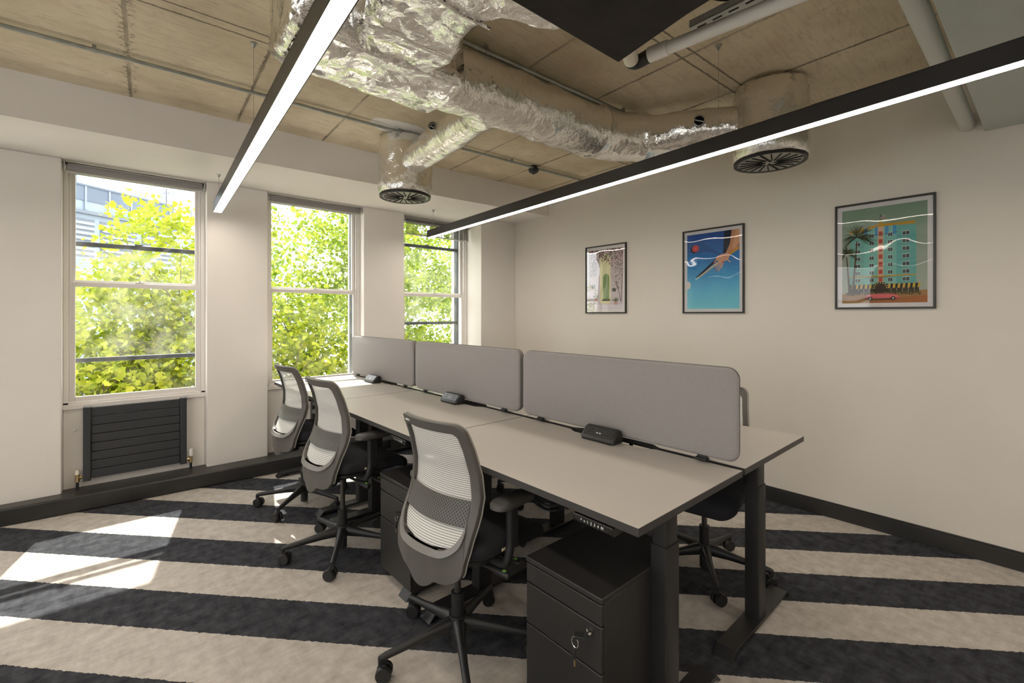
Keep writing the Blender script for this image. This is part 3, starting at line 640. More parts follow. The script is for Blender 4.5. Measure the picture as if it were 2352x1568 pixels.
# ------------------------------------------------------------------ desks
DZ = .815; EPS = .010; DL = 1.228; DP = 1.233
def rowpos(u, v): # along the desk block, from the near left corner
    return (1.0955 + u * math.cos(EPS) - v * math.sin(EPS), .722 + u * math.sin(EPS) + v * math.cos(EPS))
def make_desk(label, group):
    t = thing('standing_desk', label, 'desk', group=group); D = .3535; V = DL / 2
    pts = [(-D, -V), (D, -V), (D, -.24)] + [(D - .030 * math.sin(math.pi * i / 10) ** .5 if 0 < i < 10 else D, -.24 + .06 * i / 10 * 1) for i in range(0, 6)]
    pts = [(-D, -V), (D, -V), (D, -.25), (D - .008, -.235), (D - .028, -.205), (D - .032, -.19), (D - .032, .19), (D - .028, .205), (D - .008, .235), (D, .25), (D, V), (-D, V)]
    MB().prism(pts, DZ - .025, DZ, 0, top=1).build('desktop', [deskedge, laminate], t, bevel=.0012)
    fr = MB()
    for s_ in (-1, 1):
        y_ = s_ * (V - .105)
        fr.add([(-.31, y_ - .03, DZ - .026), (.30, y_ - .03, DZ - .026), (.30, y_ + .03, DZ - .026), (-.31, y_ + .03, DZ - .026), (-.16, y_ - .03, DZ - .075), (.14, y_ - .03, DZ - .075), (.14, y_ + .03, DZ - .075), (-.16, y_ + .03, DZ - .075)],
               [(0, 1, 2, 3), (4, 7, 6, 5), (0, 4, 5, 1), (1, 5, 6, 2), (2, 6, 7, 3), (3, 7, 4, 0)])
    for x_ in (-.10, .06): fr.bx(x_ - .018, x_ + .018, -V + .1, V - .1, DZ - .06, DZ - .026)
    fr.build('support_frame', blackmetal, t, bevel=.002)
    for s_ in (-1, 1):
        y_ = s_ * (V - .105); lg = thing('leg', '', '', (-.03, y_, 0)); del lg['label']; del lg['category']; lg.parent = t; bpy.data.objects.remove(lg)
        m_ = MB(); m_.prism([(x_ - .03, y2 + y_) for x_, y2 in rrect(.085, .062, .006, 3)], .036, .632); m_.prism([(x_ - .03, y2 + y_) for x_, y2 in rrect(.076, .054, .006, 3)], .632, DZ - .026)
        lo = m_.build('leg', blackmetal, t)
        f = MB(); a, b = -.365, .315; w2 = .04
        prof = [(a, .0), (a + .035, .036), (b - .035, .036), (b, .0), (b - .012, .0), (b - .035, .022), (a + .035, .022), (a + .012, .0)]
        for yy in (-w2, w2): pass
        n_ = len(prof); f.add([(x_, y_ - w2, z) for x_, z in prof] + [(x_, y_ + w2, z) for x_, z in prof], [(0, 1, 6, 7), (1, 2, 5, 6), (2, 3, 4, 5), (n_ + 7, n_ + 6, n_ + 1, n_), (n_ + 6, n_ + 5, n_ + 2, n_ + 1), (n_ + 5, n_ + 4, n_ + 3, n_ + 2)] + [(i, n_ + i, n_ + (i + 1) % n_, (i + 1) % n_) for i in range(n_)])
        for xx in (a + .09, b - .09): f.cyl((xx, y_, 0), (xx, y_, .024), .014, n=14)
        f.build('foot', blackmetal, lo, bevel=.0012)
    cb = MB(); cb.bx(.20, .33, -.42, .42, DZ - .15, DZ - .147); cb.bx(.20, .203, -.42, .42, DZ - .15, DZ - .09); cb.bx(.327, .33, -.42, .42, DZ - .15, DZ - .09)
    for y_ in (-.4, 0, .4): cb.bx(.20, .203, y_ - .01, y_ + .01, DZ - .15, DZ - .026); cb.bx(.327, .33, y_ - .01, y_ + .01, DZ - .15, DZ - .026)
    cb.build('cable_basket', blackmetal, t, smooth=False)
    ct = MB(); y0 = -V + .16
    ct.add([(-D - .004, y0 - .075, DZ - .029), (-D + .05, y0 - .075, DZ - .029), (-D + .05, y0 - .075, DZ - .056), (-D + .006, y0 - .075, DZ - .060), (-D - .004, y0 - .075, DZ - .050)] + [(-D - .004, y0 + .075, DZ - .029), (-D + .05, y0 + .075, DZ - .029), (-D + .05, y0 + .075, DZ - .056), (-D + .006, y0 + .075, DZ - .060), (-D - .004, y0 + .075, DZ - .050)],
           [(4, 3, 2, 1, 0), (5, 6, 7, 8, 9)] + [(i, (i + 1) % 5, 5 + (i + 1) % 5, 5 + i) for i in range(5)])
    co = ct.build('height_controller', M('glossy_black_plastic', (.012, .012, .013), .25), t, bevel=.003)
    text_mesh('controller_buttons', '^  v  1  2  3  4  M', .0125, M('white_print', (.8, .8, .78), .5), co, (-D - .0046, y0, DZ - .041), (R(90), 0, R(-90)))
    return t
desk0 = make_desk('', 'height adjustable desks in two facing rows')
LAB_L = ['pale grey standing desk at the front of the near row, over the front drawer unit', 'pale grey standing desk in the middle of the near row', 'pale grey standing desk in the near row against the window wall, patched with sunlight']
LAB_R = ['pale grey standing desk behind the largest felt screen, its corner pointing at the picture wall', 'pale grey standing desk behind the middle felt screen', 'pale grey standing desk behind the small far felt screen by the window']
for i in range(3):
    o = desk0 if i == 0 else copy_tree(desk0); x_, y_ = rowpos(.3535, i * DP + DL / 2); o.location = (x_, y_, 0); o.rotation_euler.z = EPS; o['label'] = LAB_L[i]
for i in range(3):
    o = copy_tree(desk0); x_, y_ = rowpos(.734 + .3575, i * DP + DL / 2 + .003); o.location = (x_, y_, 0); o.rotation_euler.z = EPS + math.pi; o['label'] = LAB_R[i]
# felt screens
def make_screen():
    t = thing('desk_screen', '', 'desk screen', group='padded felt screens between the desk rows'); b = MB(); r = .045
    prof = [(-.0135, .010), (-.010, .003), (-.004, 0), (.004, 0), (.010, .003), (.0135, .010)]
    secs = [[(x_, p[0], p[1]) for p in rrect(1.205 - 2 * ins, .362 - 2 * ins, r, 7)] for x_, ins in prof]
    b.loft(secs); b.build('felt_panel', MT['grey_felt_fabric'], t, ang=60)
    s_ = MB(); lp = rrect(1.2052, .3622, r, 7); s_.tube([(0, p[0], p[1]) for p in lp] + [(0, lp[0][0], lp[0][1])], .0016, n=6); s_.build('edge_seam', M('dark_seam', (.10, .095, .095), .9), t)
    for y_ in (-.46, .46):
        c_ = MB(); c_.box((-.014, y_, -.190), (.034, .05, .006)); c_.box((-.004, y_, -.182), (.012, .04, .016)); c_.build('clamp', blackmetal, t, bevel=.0015)
    return t
sc0 = make_screen()
SL = ['largest grey felt screen, at the front end of the desks', 'middle grey felt screen along the desk rows', 'small looking far grey felt screen beside the middle window']
for i in range(3):
    o = sc0 if i == 0 else copy_tree(sc0); x_, y_ = rowpos(.7065, i * DP + DL / 2); o.location = (x_, y_, DZ + .205); o.rotation_euler.z = EPS; o['label'] = SL[i]
SR = ['grey felt screen directly behind the largest front one', 'grey felt screen directly behind the middle one', 'grey felt screen directly behind the far one']
for i in range(3):
    o = copy_tree(sc0); x_, y_ = rowpos(.7375, i * DP + DL / 2 + .012); o.location = (x_, y_, DZ + .205); o.rotation_euler.z = EPS + math.pi; o['label'] = SR[i]
# power modules
def make_module():
    t = thing('power_module', '', 'power socket', group='wedge shaped desk power modules'); L = .095
    pr = [(-.045, 0), (-.050, .012), (-.044, .022), (-.006, .060), (.006, .064), (.026, .058), (.034, .040), (.034, 0)]
    b = MB(); secs = []
    for y_, sc in ((-L, .80), (-L + .006, .93), (-L + .014, 1), (L - .014, 1), (L - .006, .93), (L, .80)):
        cx, cz = -.008, .026; secs.append([(cx + (p[0] - cx) * sc, y_, cz + (p[1] - cz) * sc) for p in pr])
    b.loft(secs).build('housing', darkplastic, t, ang=50)
    d = Vector((.038, 0, .038)).normalized(); nrm = Vector((-d.z, 0, d.x)); base = Vector((-.044, 0, .022)); face = MB()
    ang = -math.atan2(d.z, d.x)
    fc_ = base + d * .027 + nrm * .0006; face.box(fc_, (.046, .165, .0014), ry=ang); fo = face.build('socket_panel', M('socket_black', (.03, .03, .032), .3), t)
    h_ = MB()
    for y_ in (-.042, .042):
        c_ = base + d * .036 + nrm * .0014 + Vector((0, y_, 0)); h_.box(c_, (.008, .004, .0012), ry=ang)
        for k_ in (-1, 1): h_.box(base + d * .020 + nrm * .0014 + Vector((0, y_ + k_ * .011, 0)), (.004, .007, .0012), ry=ang)
    h_.build('socket_hole', slot, fo)
    u_ = MB()
    for k_ in (-1, 1): u_.box(base + d * .022 + nrm * .0015 + Vector((0, k_ * .008, 0)), (.005, .010, .001), ry=ang)
    u_.build('usb_port', M('pale_print', (.65, .65, .68), .4), fo)
    MB().lathe([(0, 0), (.003, .0005), (.003, -.002)], (0, 0, 0), n=12).build('indicator_light', redled, t).matrix_local = Matrix.Translation((.014, -L + .001, .022)) @ Matrix.Rotation(R(90), 4, 'X')
    return t
m0 = make_module()
for i, lb in enumerate(['black power module against the largest front screen', 'black power module against the middle screen', 'sunlit power module against the far screen']):
    o = m0 if i == 0 else copy_tree(m0); x_, y_ = rowpos(.648, i * DP + DL / 2 + .008 * i); o.location = (x_, y_, DZ); o.rotation_euler.z = EPS; o['label'] = lb
# drawer units
def make_pedestal():
    t = thing('drawer_unit', '', 'drawer unit', group='black three drawer units under the desks'); w_, d_ = .33, .46
    b = MB(); b.bx(.018, d_, -w_ / 2, w_ / 2, .045, .535); b.build('cabinet', blackmetal, t, bevel=.003)
    MB().bx(-.002, d_, -w_ / 2 - .002, w_ / 2 + .002, .537, .555).build('top_panel', blackmetal, t, bevel=.003)
    for z0, z1 in ((.468, .533), (.324, .464), (.050, .320)):
        dr = MB().bx(0, .0175, -w_ / 2 + .001, w_ / 2 - .001, z0, z1).build('drawer', blackmetal, t, bevel=.003)
        if z0 == .324:
            k_ = MB(); y_, z_ = -w_ / 2 + .045, .437; k_.cyl((0, y_, z_), (-.006, y_, z_), .010, n=20); k_.build('lock', chrome, dr)
            q = MB(); q.cyl((-.006, y_, z_), (-.020, y_, z_), .003, n=8); q.box((-.034, y_ + .012, z_ - .006), (.026, .032, .009), rz=.6); q.build('folding_key', darkplastic, dr, bevel=.002)
            r_ = MB(); cx, cy, cz = -.040, y_ + .026, z_ - .030
            r_.tube([(cx, cy + .013 * math.cos(a), cz + .016 * math.sin(a)) for a in np.linspace(0, 2 * math.pi, 25)], .0013, n=6, caps=False); r_.build('key_ring', chrome, dr)
            q2 = MB(); q2.box((cx, cy + .003, cz - .036), (.006, .012, .036), rx=.1); q2.build('spare_key_bow', darkplastic, dr, bevel=.002)
            MB().box((cx, cy + .001, cz - .064), (.0025, .006, .022)).build('spare_key_blade', brass, dr)
    for x_ in (.05, d_ - .05):
        for y_ in (-.12, .12): MB().cyl((x_, y_ - .01, .021), (x_, y_ + .01, .021), .021, n=18).build('caster', darkplastic, t)
    hs_ = MB()
    for x_ in (.05, d_ - .05):
        for y_ in (-.12, .12): hs_.box((x_, y_, .038), (.03, .03, .014))
    hs_.build('caster_bracket', blackmetal, t)
    return t
p0 = make_pedestal(); p0.location = (1.100, 1.018, 0); p0.rotation_euler.z = EPS; p0['label'] = 'black drawer unit at the front end of the desks with keys in its lock'
p1 = copy_tree(p0); p1.location = (1.085, 2.165, 0); p1.rotation_euler.z = EPS; p1['label'] = 'black drawer unit between the front chair and the second chair'
# loops of cable under the front desk
cbm = M('black_cable', (.015, .015, .016), .5)
def loops(name, c, n, r, seed, label):
    rnd = random.Random(seed); b = MB()
    for i in range(n):
        rr = r * rnd.uniform(.7, 1.1); ph = rnd.uniform(0, .5); zz = rnd.uniform(-.035, .035)
        b.tube([(rr * .8 * math.cos(a), rr * math.sin(a), zz + .045 * math.sin(a + ph) + .012 * math.sin(3 * a)) for a in np.linspace(0, 2 * math.pi, 33)], .0035, n=6)
    for i in range(5): b.tube(spline([(rnd.uniform(-.06, .06), rnd.uniform(-r, r), 0), (rnd.uniform(-.03, .1), rnd.uniform(-r, r), .07), (rnd.uniform(.05, .14), rnd.uniform(-r, r), .17)], 8), .003, n=6)
    o = b.build(name, cbm); o.location = c; return tag(o, label, 'cable', 'coiled cables under the desks')
loops('coiled_cable', (1.52, 1.50, .60), 9, .13, 4, 'tangle of black cables coiled under the front desk behind the armrest')
loops('coiled_cable', (1.55, 2.75, .60), 7, .12, 9, 'tangle of black cables coiled under the middle desk')
# ------------------------------------------------------------------ chairs
def bprof(z):
    Z = [.37, .42, .48, .56, .64, .70, .78, .88, .96, 1.0]; X = [-.190, -.205, -.200, -.165, -.128, -.112, -.112, -.135, -.165, -.185]
    return float(np.interp(z, Z, X))
def bwid(z): # half width of the outer outline
    return float(np.interp(z, [.37, .43, .50, .60, .70, .82, .94, 1.0], [.185, .205, .217, .222, .220, .208, .196, .186]))
def P3(u, z, off=0):
    c_ = 1.0 + 2.2 * max(0, .56 - z)
    return (bprof(z) + c_ * u * u + off, u, z)
def make_chair():
    t = thing('office_chair', '', 'office chair', group='mesh back office chairs at the desks')
    # backrest frame
    zb, zt = .385, .985; N = 96; out = []; inn = []
    zib, zit = .508, .945
    def loop(z0, z1, inset, rb, rt):
        pts = []; n = N // 4
        # start at the bottom centre, go round
        hwb = bwid(z0) - inset; hwt = bwid(z1) - inset
        for i in range(n // 2): pts.append(((hwb - rb) * i / (n // 2), z0))
        for i in range(n // 2):
            a = math.pi / 2 * i / (n // 2); pts.append((None, z0 + rb - rb * math.cos(a), rb * (1 - math.sin(a))))
        m_ = n
        for i in range(m_):
            z = z0 + rb + (z1 - rt - z0 - rb) * i / m_; pts.append((None, z, 0))
        for i in range(n // 2):
            a = math.pi / 2 * i / (n // 2); pts.append((None, z1 - rt + rt * math.sin(a), rt * (1 - math.cos(a))))
        for i in range(n // 2 + 1): pts.append(((hwt - rt) * (1 - i / (n // 2)), z1))
        res = []
        for p in pts:
            if p[0] is None: res.append((bwid(p[1]) - inset - p[2], p[1]))
            else: res.append(p)
        full = res + [(-a, b) for a, b in res[-2:0:-1]]
        return full
    lo = [(u, z - .042 * max(0, 1 - (u / .085) ** 2) if z < .5 else z) for u, z in loop(zb, zt, 0, .065, .035)]; li = loop(zib, zit, .034, .085, .022)
    n_ = len(lo); V_ = []; F_ = []
    for (u, z), (u2, z2) in zip(lo, li):
        V_ += [P3(u, z, -.010), P3(u, z, .010), P3(u2, z2, .008), P3(u2, z2, -.012)]
    mid = []
    for i in range(n_):
        j = (i + 1) % n_
        for a in range(4): F_.append((i * 4 + a, i * 4 + (a + 1) % 4, j * 4 + (a + 1) % 4, j * 4 + a))
    MB().add(V_, F_).build('back_frame', greyplastic, t, bevel=.003, ang=50)
    # inner lip lighter at the bottom
    lp = [p for p in li if p[1] < .62]; lp.sort(key=lambda p: math.atan2(p[1] - .75, p[0]))
    lp = [p for p in li[:42] if p[1] < .63]; full = [(-a, b) for a, b in reversed(lp[1:])] + lp
    b = MB(); vs = []; fs = []
    for i, (u, z) in enumerate(full):
        k_ = min(1, (.63 - z) / .08); cu = Vector((u, z - .75)).normalized(); o2 = (u + cu.x * .022 * k_, z + cu.y * .022 * k_)
        vs += [P3(u, z, -.0115 - .004 * k_), P3(o2[0], o2[1], -.014 - .004 * k_), P3(o2[0], o2[1], -.010), P3(u, z, .004)]
    for i in range(len(full) - 1):
        for a in range(4): fs.append((i * 4 + a, i * 4 + (a + 1) % 4, i * 4 + 4 + (a + 1) % 4, i * 4 + 4 + a))
    b.add(vs, fs).build('lumbar_lip', lipgrey, t, ang=60)
    # mesh
    rz_ = [p for p in li if p[0] > .02]; rz_.sort(key=lambda p: p[1]); ZZ = [p[1] for p in rz_]; UU = [p[0] for p in rz_]
    def sheet(z0, z1, ins, off, name, mat, nz=40, nu=16, bow=0):
        vs = []; fs = []
        for j in range(nz + 1):
            z = z0 + (z1 - z0) * j / nz; h = float(np.interp(z, ZZ, UU)) + .004 if name == 'mesh_panel' else bwid(z) - ins
            for i in range(nu + 1):
                u = -h + 2 * h * i / nu; x_, y_, z_ = P3(u, z, off); vs.append((x_ + bow * (1 - (u / h) ** 2), y_, z_))
        for j in range(nz):
            for i in range(nu): a = j * (nu + 1) + i; fs.append((a, a + 1, a + nu + 2, a + nu + 1))
        return MB().add(vs, fs).build(name, mat, t, ang=80)
    sheet(zib - .004, zit + .008, .030, .006, 'mesh_panel', MT['ribbed_mesh_fabric'])
    sheet(.596, .688, .036, -.010, 'lumbar_band', MT['perforated_plastic'], 8)
    # piping along the outer edge
    b = MB(); b.tube([P3(u, z, .012) for u, z in lo[20:-20]], .0035, n=6); b.build('edge_piping', M('light_piping', (.30, .28, .25), .9), t)
    lg = MB(); p_ = P3(.12, .965, -.012); lg.box(p_, (.003, .048, .022)); lo_ = lg.build('maker_plate', M('plate_grey', (.07, .066, .06), .4), t, bevel=.001)
    lg = MB(); lg.box((p_[0] - .002, p_[1], p_[2]), (.001, .030, .008)); lg.build('plate_mark', M('silver_print', (.6, .6, .58), .35), lo_)
    # seat
    b = MB(); secs = []
    for z, s_, ins in ((.452, .88, 0), (.458, .97, 0), (.475, 1, 0), (.495, 1, 0), (.510, .975, 0), (.518, .90, 0), (.521, .6, 0)):
        ring = []
        for p in rrect(.45 * s_, .48 * s_, .075 * s_, 8):
            x_ = p[0] + .105; zz = z - (.035 * max(0, (x_ - .12) / .16) ** 2) + .012 * (abs(p[1]) / .245) ** 2; ring.append((x_, p[1], zz))
        secs.append(ring)
    b.loft(secs).build('seat', seatfab, t, ang=70)
    b = MB(); b.prism([(p[0] + .09, p[1]) for p in rrect(.40, .42, .07, 6)], .436, .456); b.build('seat_pan', darkplastic, t, bevel=.004)
    MB().box((.03, -.2465, .484), (.030, .003, .010)).build('care_tag', tagm, t)
    m_ = MB(); m_.prism([(p[0] - .02, p[1]) for p in rrect(.24, .15, .03, 5)], .385, .437); m_.build('tilt_mechanism', darkplastic, t, bevel=.008)
    sb = MB(); sb.prism([(-.06, -.07), (-.165, -.085), (-.185, 0), (-.165, .085), (-.06, .07)], .362, .425); sb.build('back_bracket', darkplastic, t, bevel=.012, seg=3)
    g = MB(); g.cyl((0, 0, .17), (0, 0, .43), .014, n=20, mi=1); g.cyl((0, 0, .105), (0, 0, .235), .026, n=24); g.cyl((0, 0, .015), (0, 0, .12), .025, n=20); g.cyl((0, 0, .235), (0, 0, .243), .027, n=24, mi=0)
    g.build('gas_lift', [darkplastic, M('dark_steel', (.12, .115, .11), .3, .8)], t)
    base = MB(); base.cyl((0, 0, .095), (0, 0, .15), .047, .036, n=28)
    for k_ in range(5):
        a = 2 * math.pi * k_ / 5 + BASE_ROT; ca, sa = math.cos(a), math.sin(a); secs = []
        for s_, z, w2, h in ((.015, .118, .030, .030), (.06, .116, .026, .028), (.12, .108, .019, .021), (.22, .096, .0155, .015), (.30, .088, .0145, .013), (.325, .084, .013, .011)):
            ring = []
            for q in range(10):
                th = 2 * math.pi * q / 10; lx = math.cos(th) * w2; lz = math.sin(th) * h * (1 if math.sin(th) > 0 else 1.15); ring.append((s_ * ca - lx * sa, s_ * sa + lx * ca, z + lz))
            secs.append(ring)
        base.loft(secs); base.cyl((.322 * ca, .322 * sa, .058), (.322 * ca, .322 * sa, .088), .012, n=14)
    base.build('five_star_base', darkplastic, t, ang=60)
    for k_ in range(5):
        a = 2 * math.pi * k_ / 5 + BASE_ROT; sw = [.6, -.5, 1.2, .2, -1.0][k_]; x_, y_ = .322 * math.cos(a), .322 * math.sin(a); dx, dy = math.cos(a + 1.57 + sw), math.sin(a + 1.57 + sw); c_ = MB()
        ox, oy = x_ - dy * .012, y_ + dx * .012
        for s_ in (-1, 1):
            c_.cyl((ox + dx * .008 * s_, oy + dy * .008 * s_, .031), (ox + dx * .027 * s_, oy + dy * .027 * s_, .031), .031, .029, n=26)
        c_.box((ox, oy, .052), (.022, .016, .024), rz=math.atan2(dy, dx)); c_.build('caster', darkplastic, t, bevel=.0015)
    for s_ in (-1, 1):
        c_ = MB(); pts = spline([(.02, s_ * .12, .428), (.02, s_ * .22, .426), (.022, s_ * .262, .440), (.03, s_ * .272, .48), (.04, s_ * .272, .54)], 6); c_.tube(pts, .017, n=12)
        c_.prism([(p[0] + .045, p[1] + s_ * .272) for p in rrect(.052, .032, .014, 4)], .50, .658); ar = c_.build('armrest_post', darkplastic, t, ang=50)
        c_ = MB(); secs = []
        for z, k_ in ((.655, .86), (.661, 1), (.676, 1), (.684, .88)): secs.append([(p[0] * k_ + .06, p[1] * k_ + s_ * .262, z) for p in rrect(.215, .085, .04, 6)])
        c_.loft(secs).build('arm_pad', M('soft_grey_pad', (.07, .066, .062), .55), ar, ang=60)
    for (x_, L, nm) in ((-.02, .17, 0), (.075, .14, 1)):
        c_ = MB(); p1_ = Vector((x_, -.10, .415)); p2_ = Vector((x_ + .05, -.10 - L, .385)); c_.tube([p1_, p1_.lerp(p2_, .5), p1_.lerp(p2_, .75), p2_], [.007, .008, .016, .014], n=10); lv = c_.build('adjustment_lever', darkplastic, t, ang=60)
        MB().box(p1_.lerp(p2_, .9) + Vector((-.004, 0, .0155)), (.014, .014, .001), rx=.1).build('lever_icon', greenicon, lv)
    return t
BASE_ROT = math.radians(92)
ch0 = make_chair(); ch0['label'] = 'mesh back office chair nearest the camera, at the front desk'
CL = ['', 'second mesh back chair, beside the middle drawer unit', 'farthest mesh back chair, beside the window wall']
def place(o, x_, y_, a, dz=0, rot=0):
    o.location = (x_, y_, 0); o.rotation_euler.z = R(a)
    for c_ in o.children:
        if c_.name.startswith(('five_star', 'caster')): c_.rotation_euler.z = R(rot)
        elif not c_.name.startswith('gas_lift'): c_.location.z = dz
place(ch0, 1.09, 1.60, 6, .012)
o = copy_tree(ch0); place(o, 1.03, 2.73, 4, .055); o['label'] = CL[1]
o = copy_tree(ch0); place(o, 1.07, 3.60, 4, .055, -17); o['label'] = CL[2]
for (x_, y_, a, rt, lb) in ((2.46, 1.20, 189, 7, 'chair on the far side of the front desk, its base seen between the desk legs'), (2.50, 2.55, 178, 0, 'chair on the picture wall side of the middle desk, mostly hidden'), (2.50, 3.75, 183, 30, 'chair on the picture wall side of the far desk, mostly hidden')):
    o = copy_tree(ch0); place(o, x_, y_, a, .02, rt); o['label'] = lb
# ------------------------------------------------------------------ framed prints
class Print:
    def __init__(s): s.b = MB(); s.mats = []; s.k = 0
    def mi(s, col):
        if isinstance(col, str): m = MT[col]
        else: m = M('ink_%03d_%03d_%03d' % tuple(int(c * 255) for c in col), tuple(((c + .055) / 1.055) ** 2.4 if c > .04 else c / 12.9 for c in col), .7)
        if m not in s.mats: s.mats.append(m)
        return s.mats.index(m)
    def poly(s, pts, col):
        s.k += 1; y = -.000006 * s.k; s.b.add([(x, y, z) for x, z in pts], [tuple(range(len(pts)))], s.mi(col))
    def rect(s, x0, z0, x1, z1, col): s.poly([(x0, z0), (x1, z0), (x1, z1), (x0, z1)], col)
    def disc(s, x, z, r, col, n=24, sq=1): s.poly([(x + r * math.cos(2 * math.pi * i / n), z + sq * r * math.sin(2 * math.pi * i / n)) for i in range(n)], col)
    def line(s, x0, z0, x1, z1, w, col, w2=None):
        w2 = w if w2 is None else w2; d = Vector((x1 - x0, z1 - z0)).normalized(); n_ = Vector((-d.y, d.x)); s.poly([(x0 + n_.x * w / 2, z0 + n_.y * w / 2), (x0 - n_.x * w / 2, z0 - n_.y * w / 2), (x1 - n_.x * w2 / 2, z1 - n_.y * w2 / 2), (x1 + n_.x * w2 / 2, z1 + n_.y * w2 / 2)], col)
def picture(y, z, w_, h_, label, draw, mar):
    t = thing('framed_print', label, 'framed print', (XR, y, z), -math.pi / 2, 'framed prints on the cream wall')
    f = MB(); fw = .012; d0, d1 = -.020, 0
    f.bx(-w_ / 2, w_ / 2, d0, d1, h_ / 2 - fw, h_ / 2); f.bx(-w_ / 2, w_ / 2, d0, d1, -h_ / 2, -h_ / 2 + fw); f.bx(-w_ / 2, -w_ / 2 + fw, d0, d1, -h_ / 2 + fw, h_ / 2 - fw); f.bx(w_ / 2 - fw, w_ / 2, d0, d1, -h_ / 2 + fw, h_ / 2 - fw)
    f.build('frame', M('black_wood_frame', (.02, .017, .013), .4), t, bevel=.001)
    MB().bx(-w_ / 2 + fw, w_ / 2 - fw, -.006, -.002, -h_ / 2 + fw, h_ / 2 - fw).build('white_border', M('print_paper', (.76, .73, .71), .7), t, smooth=False)
    p = Print(); draw(p, w_ - 2 * fw - 2 * mar, h_ - 2 * fw - 2 * mar); po = p.b.build('print', p.mats, t, smooth=False); po.location = (0, -.0062, 0)
    MB().add([(-w_ / 2 + fw, -.013, -h_ / 2 + fw), (w_ / 2 - fw, -.013, -h_ / 2 + fw), (w_ / 2 - fw, -.013, h_ / 2 - fw), (-w_ / 2 + fw, -.013, h_ / 2 - fw)], [(0, 1, 2, 3)]).build('glazing', MT['picture_glass'], t, smooth=False)
    return t
def grad(name, stops):
    k = NT(name); tc = k.new('TexCoord'); sp = k.new('SeparateXYZ'); k.ln(tc.outputs['Object'], sp.inputs[0]); mr_ = k.new('MapRange'); k.ln(sp.outputs[2], mr_.inputs[0]); mr_.inputs[1].default_value = -.32; mr_.inputs[2].default_value = .32
    nz = k.noise(6, 5, tc.outputs['Object']); f = k.math('ADD', mr_.outputs[0], k.math('MULTIPLY', k.math('SUBTRACT', nz, .5), .25))
    x = k.new('ValToRGB'); e = x.color_ramp.elements; e[0].position = stops[0][0]; e[0].color = (*stops[0][1], 1); e[1].position = stops[-1][0]; e[1].color = (*stops[-1][1], 1)
    for p_, c_ in stops[1:-1]: q = e.new(p_); q.color = (*c_, 1)
    k.ln(f, x.inputs[0]); k.ln(x.outputs[0], k.b.inputs['Base Color']); k.b.inputs['Roughness'].default_value = .6
grad('blue_baize_ink', [(0, (.22, .64, .72)), (.3, (.13, .50, .70)), (.6, (.03, .24, .54)), (1, (.012, .07, .32))])
grad('sage_sky_ink', [(0, (.42, .46, .36)), (.5, (.36, .42, .34)), (1, (.22, .33, .22))])
grad('rose_plaster_ink', [(0, (.62, .55, .60)), (.5, (.58, .50, .52)), (1, (.40, .33, .34))])
def draw_house(p, w, h):
    a, b = w / 2, h / 2; rnd = random.Random(5); p.rect(-a, -b, a, b, 'rose_plaster_ink')
    p.rect(-a, -b, a, -b + .05, (.86, .83, .86)); p.rect(-a * .32, -b + .06, a * .30, b * .62, (.86, .85, .66)); p.disc(-.003, b * .62, a * .31, (.86, .85, .66))
    p.rect(-a * .14, -b + .10, a * .22, b * .05, (.45, .56, .32)); p.disc(a * .04, b * .05, a * .18, (.45, .56, .32)); p.line(a * .04, -b + .1, a * .04, b * .2, .003, (.30, .38, .22)); p.rect(-a * .2, -b + .085, a * .28, -b + .10, (.34, .30, .27))
    for x_, z_ in ((-a * .82, -b * .28), (a * .40, -b * .42)): p.rect(x_, z_, x_ + a * .2, z_ + .035, (.25, .26, .24)); p.line(x_ + a * .1, z_, x_ + a * .1, z_ + .035, .002, (.7, .7, .65))
    for i in range(420):
        z_ = b - abs(rnd.gauss(0, .09)); x_ = rnd.uniform(-a, a)
        if z_ < b - .16 and abs(x_) < a * .35: continue
        c_ = rnd.choice([(.55, .38, .42), (.78, .58, .62), (.32, .24, .24), (.45, .48, .33), (.86, .72, .74), (.25, .20, .18)]); p.disc(min(max(x_, -a + .008), a - .008), min(z_, b - .008), rnd.uniform(.004, .009), c_, 6)
    for i in range(240):
        s_ = rnd.choice((-1, 1)); x_ = s_ * a * rnd.uniform(.52, .95); z_ = rnd.uniform(-b * .35, b * .6) if s_ > 0 else rnd.uniform(b * .1, b * .6)
        p.disc(x_, z_, rnd.uniform(.002, .006), rnd.choice([(.40, .30, .30), (.62, .48, .50), (.42, .45, .32)]), 5)
    for x0, z0, x1, z1 in ((a * .9, -b * .75, a * .55, b * .1), (a * .9, -b * .75, a * .98, b * .3), (a * .72, -b * .3, a * .3, b * .2), (-a * .9, b * .1, -a * .5, b * .4)): p.line(x0, z0, x1, z1, .005, (.30, .22, .19), .002)
    for cx, cz in ((-a * .55, -b * .62), (a * .6, -b * .75)):
        for i in range(60): an = rnd.uniform(.3, 2.8); L = rnd.uniform(.01, .05); p.line(cx, cz, cx + L * math.cos(an), cz + L * math.sin(an), .002, rnd.choice([(.32, .38, .27), (.45, .5, .38)]))
        p.poly([(cx - .018, cz), (cx + .018, cz), (cx + .013, cz - .03), (cx - .013, cz - .03)], (.78, .60, .55))
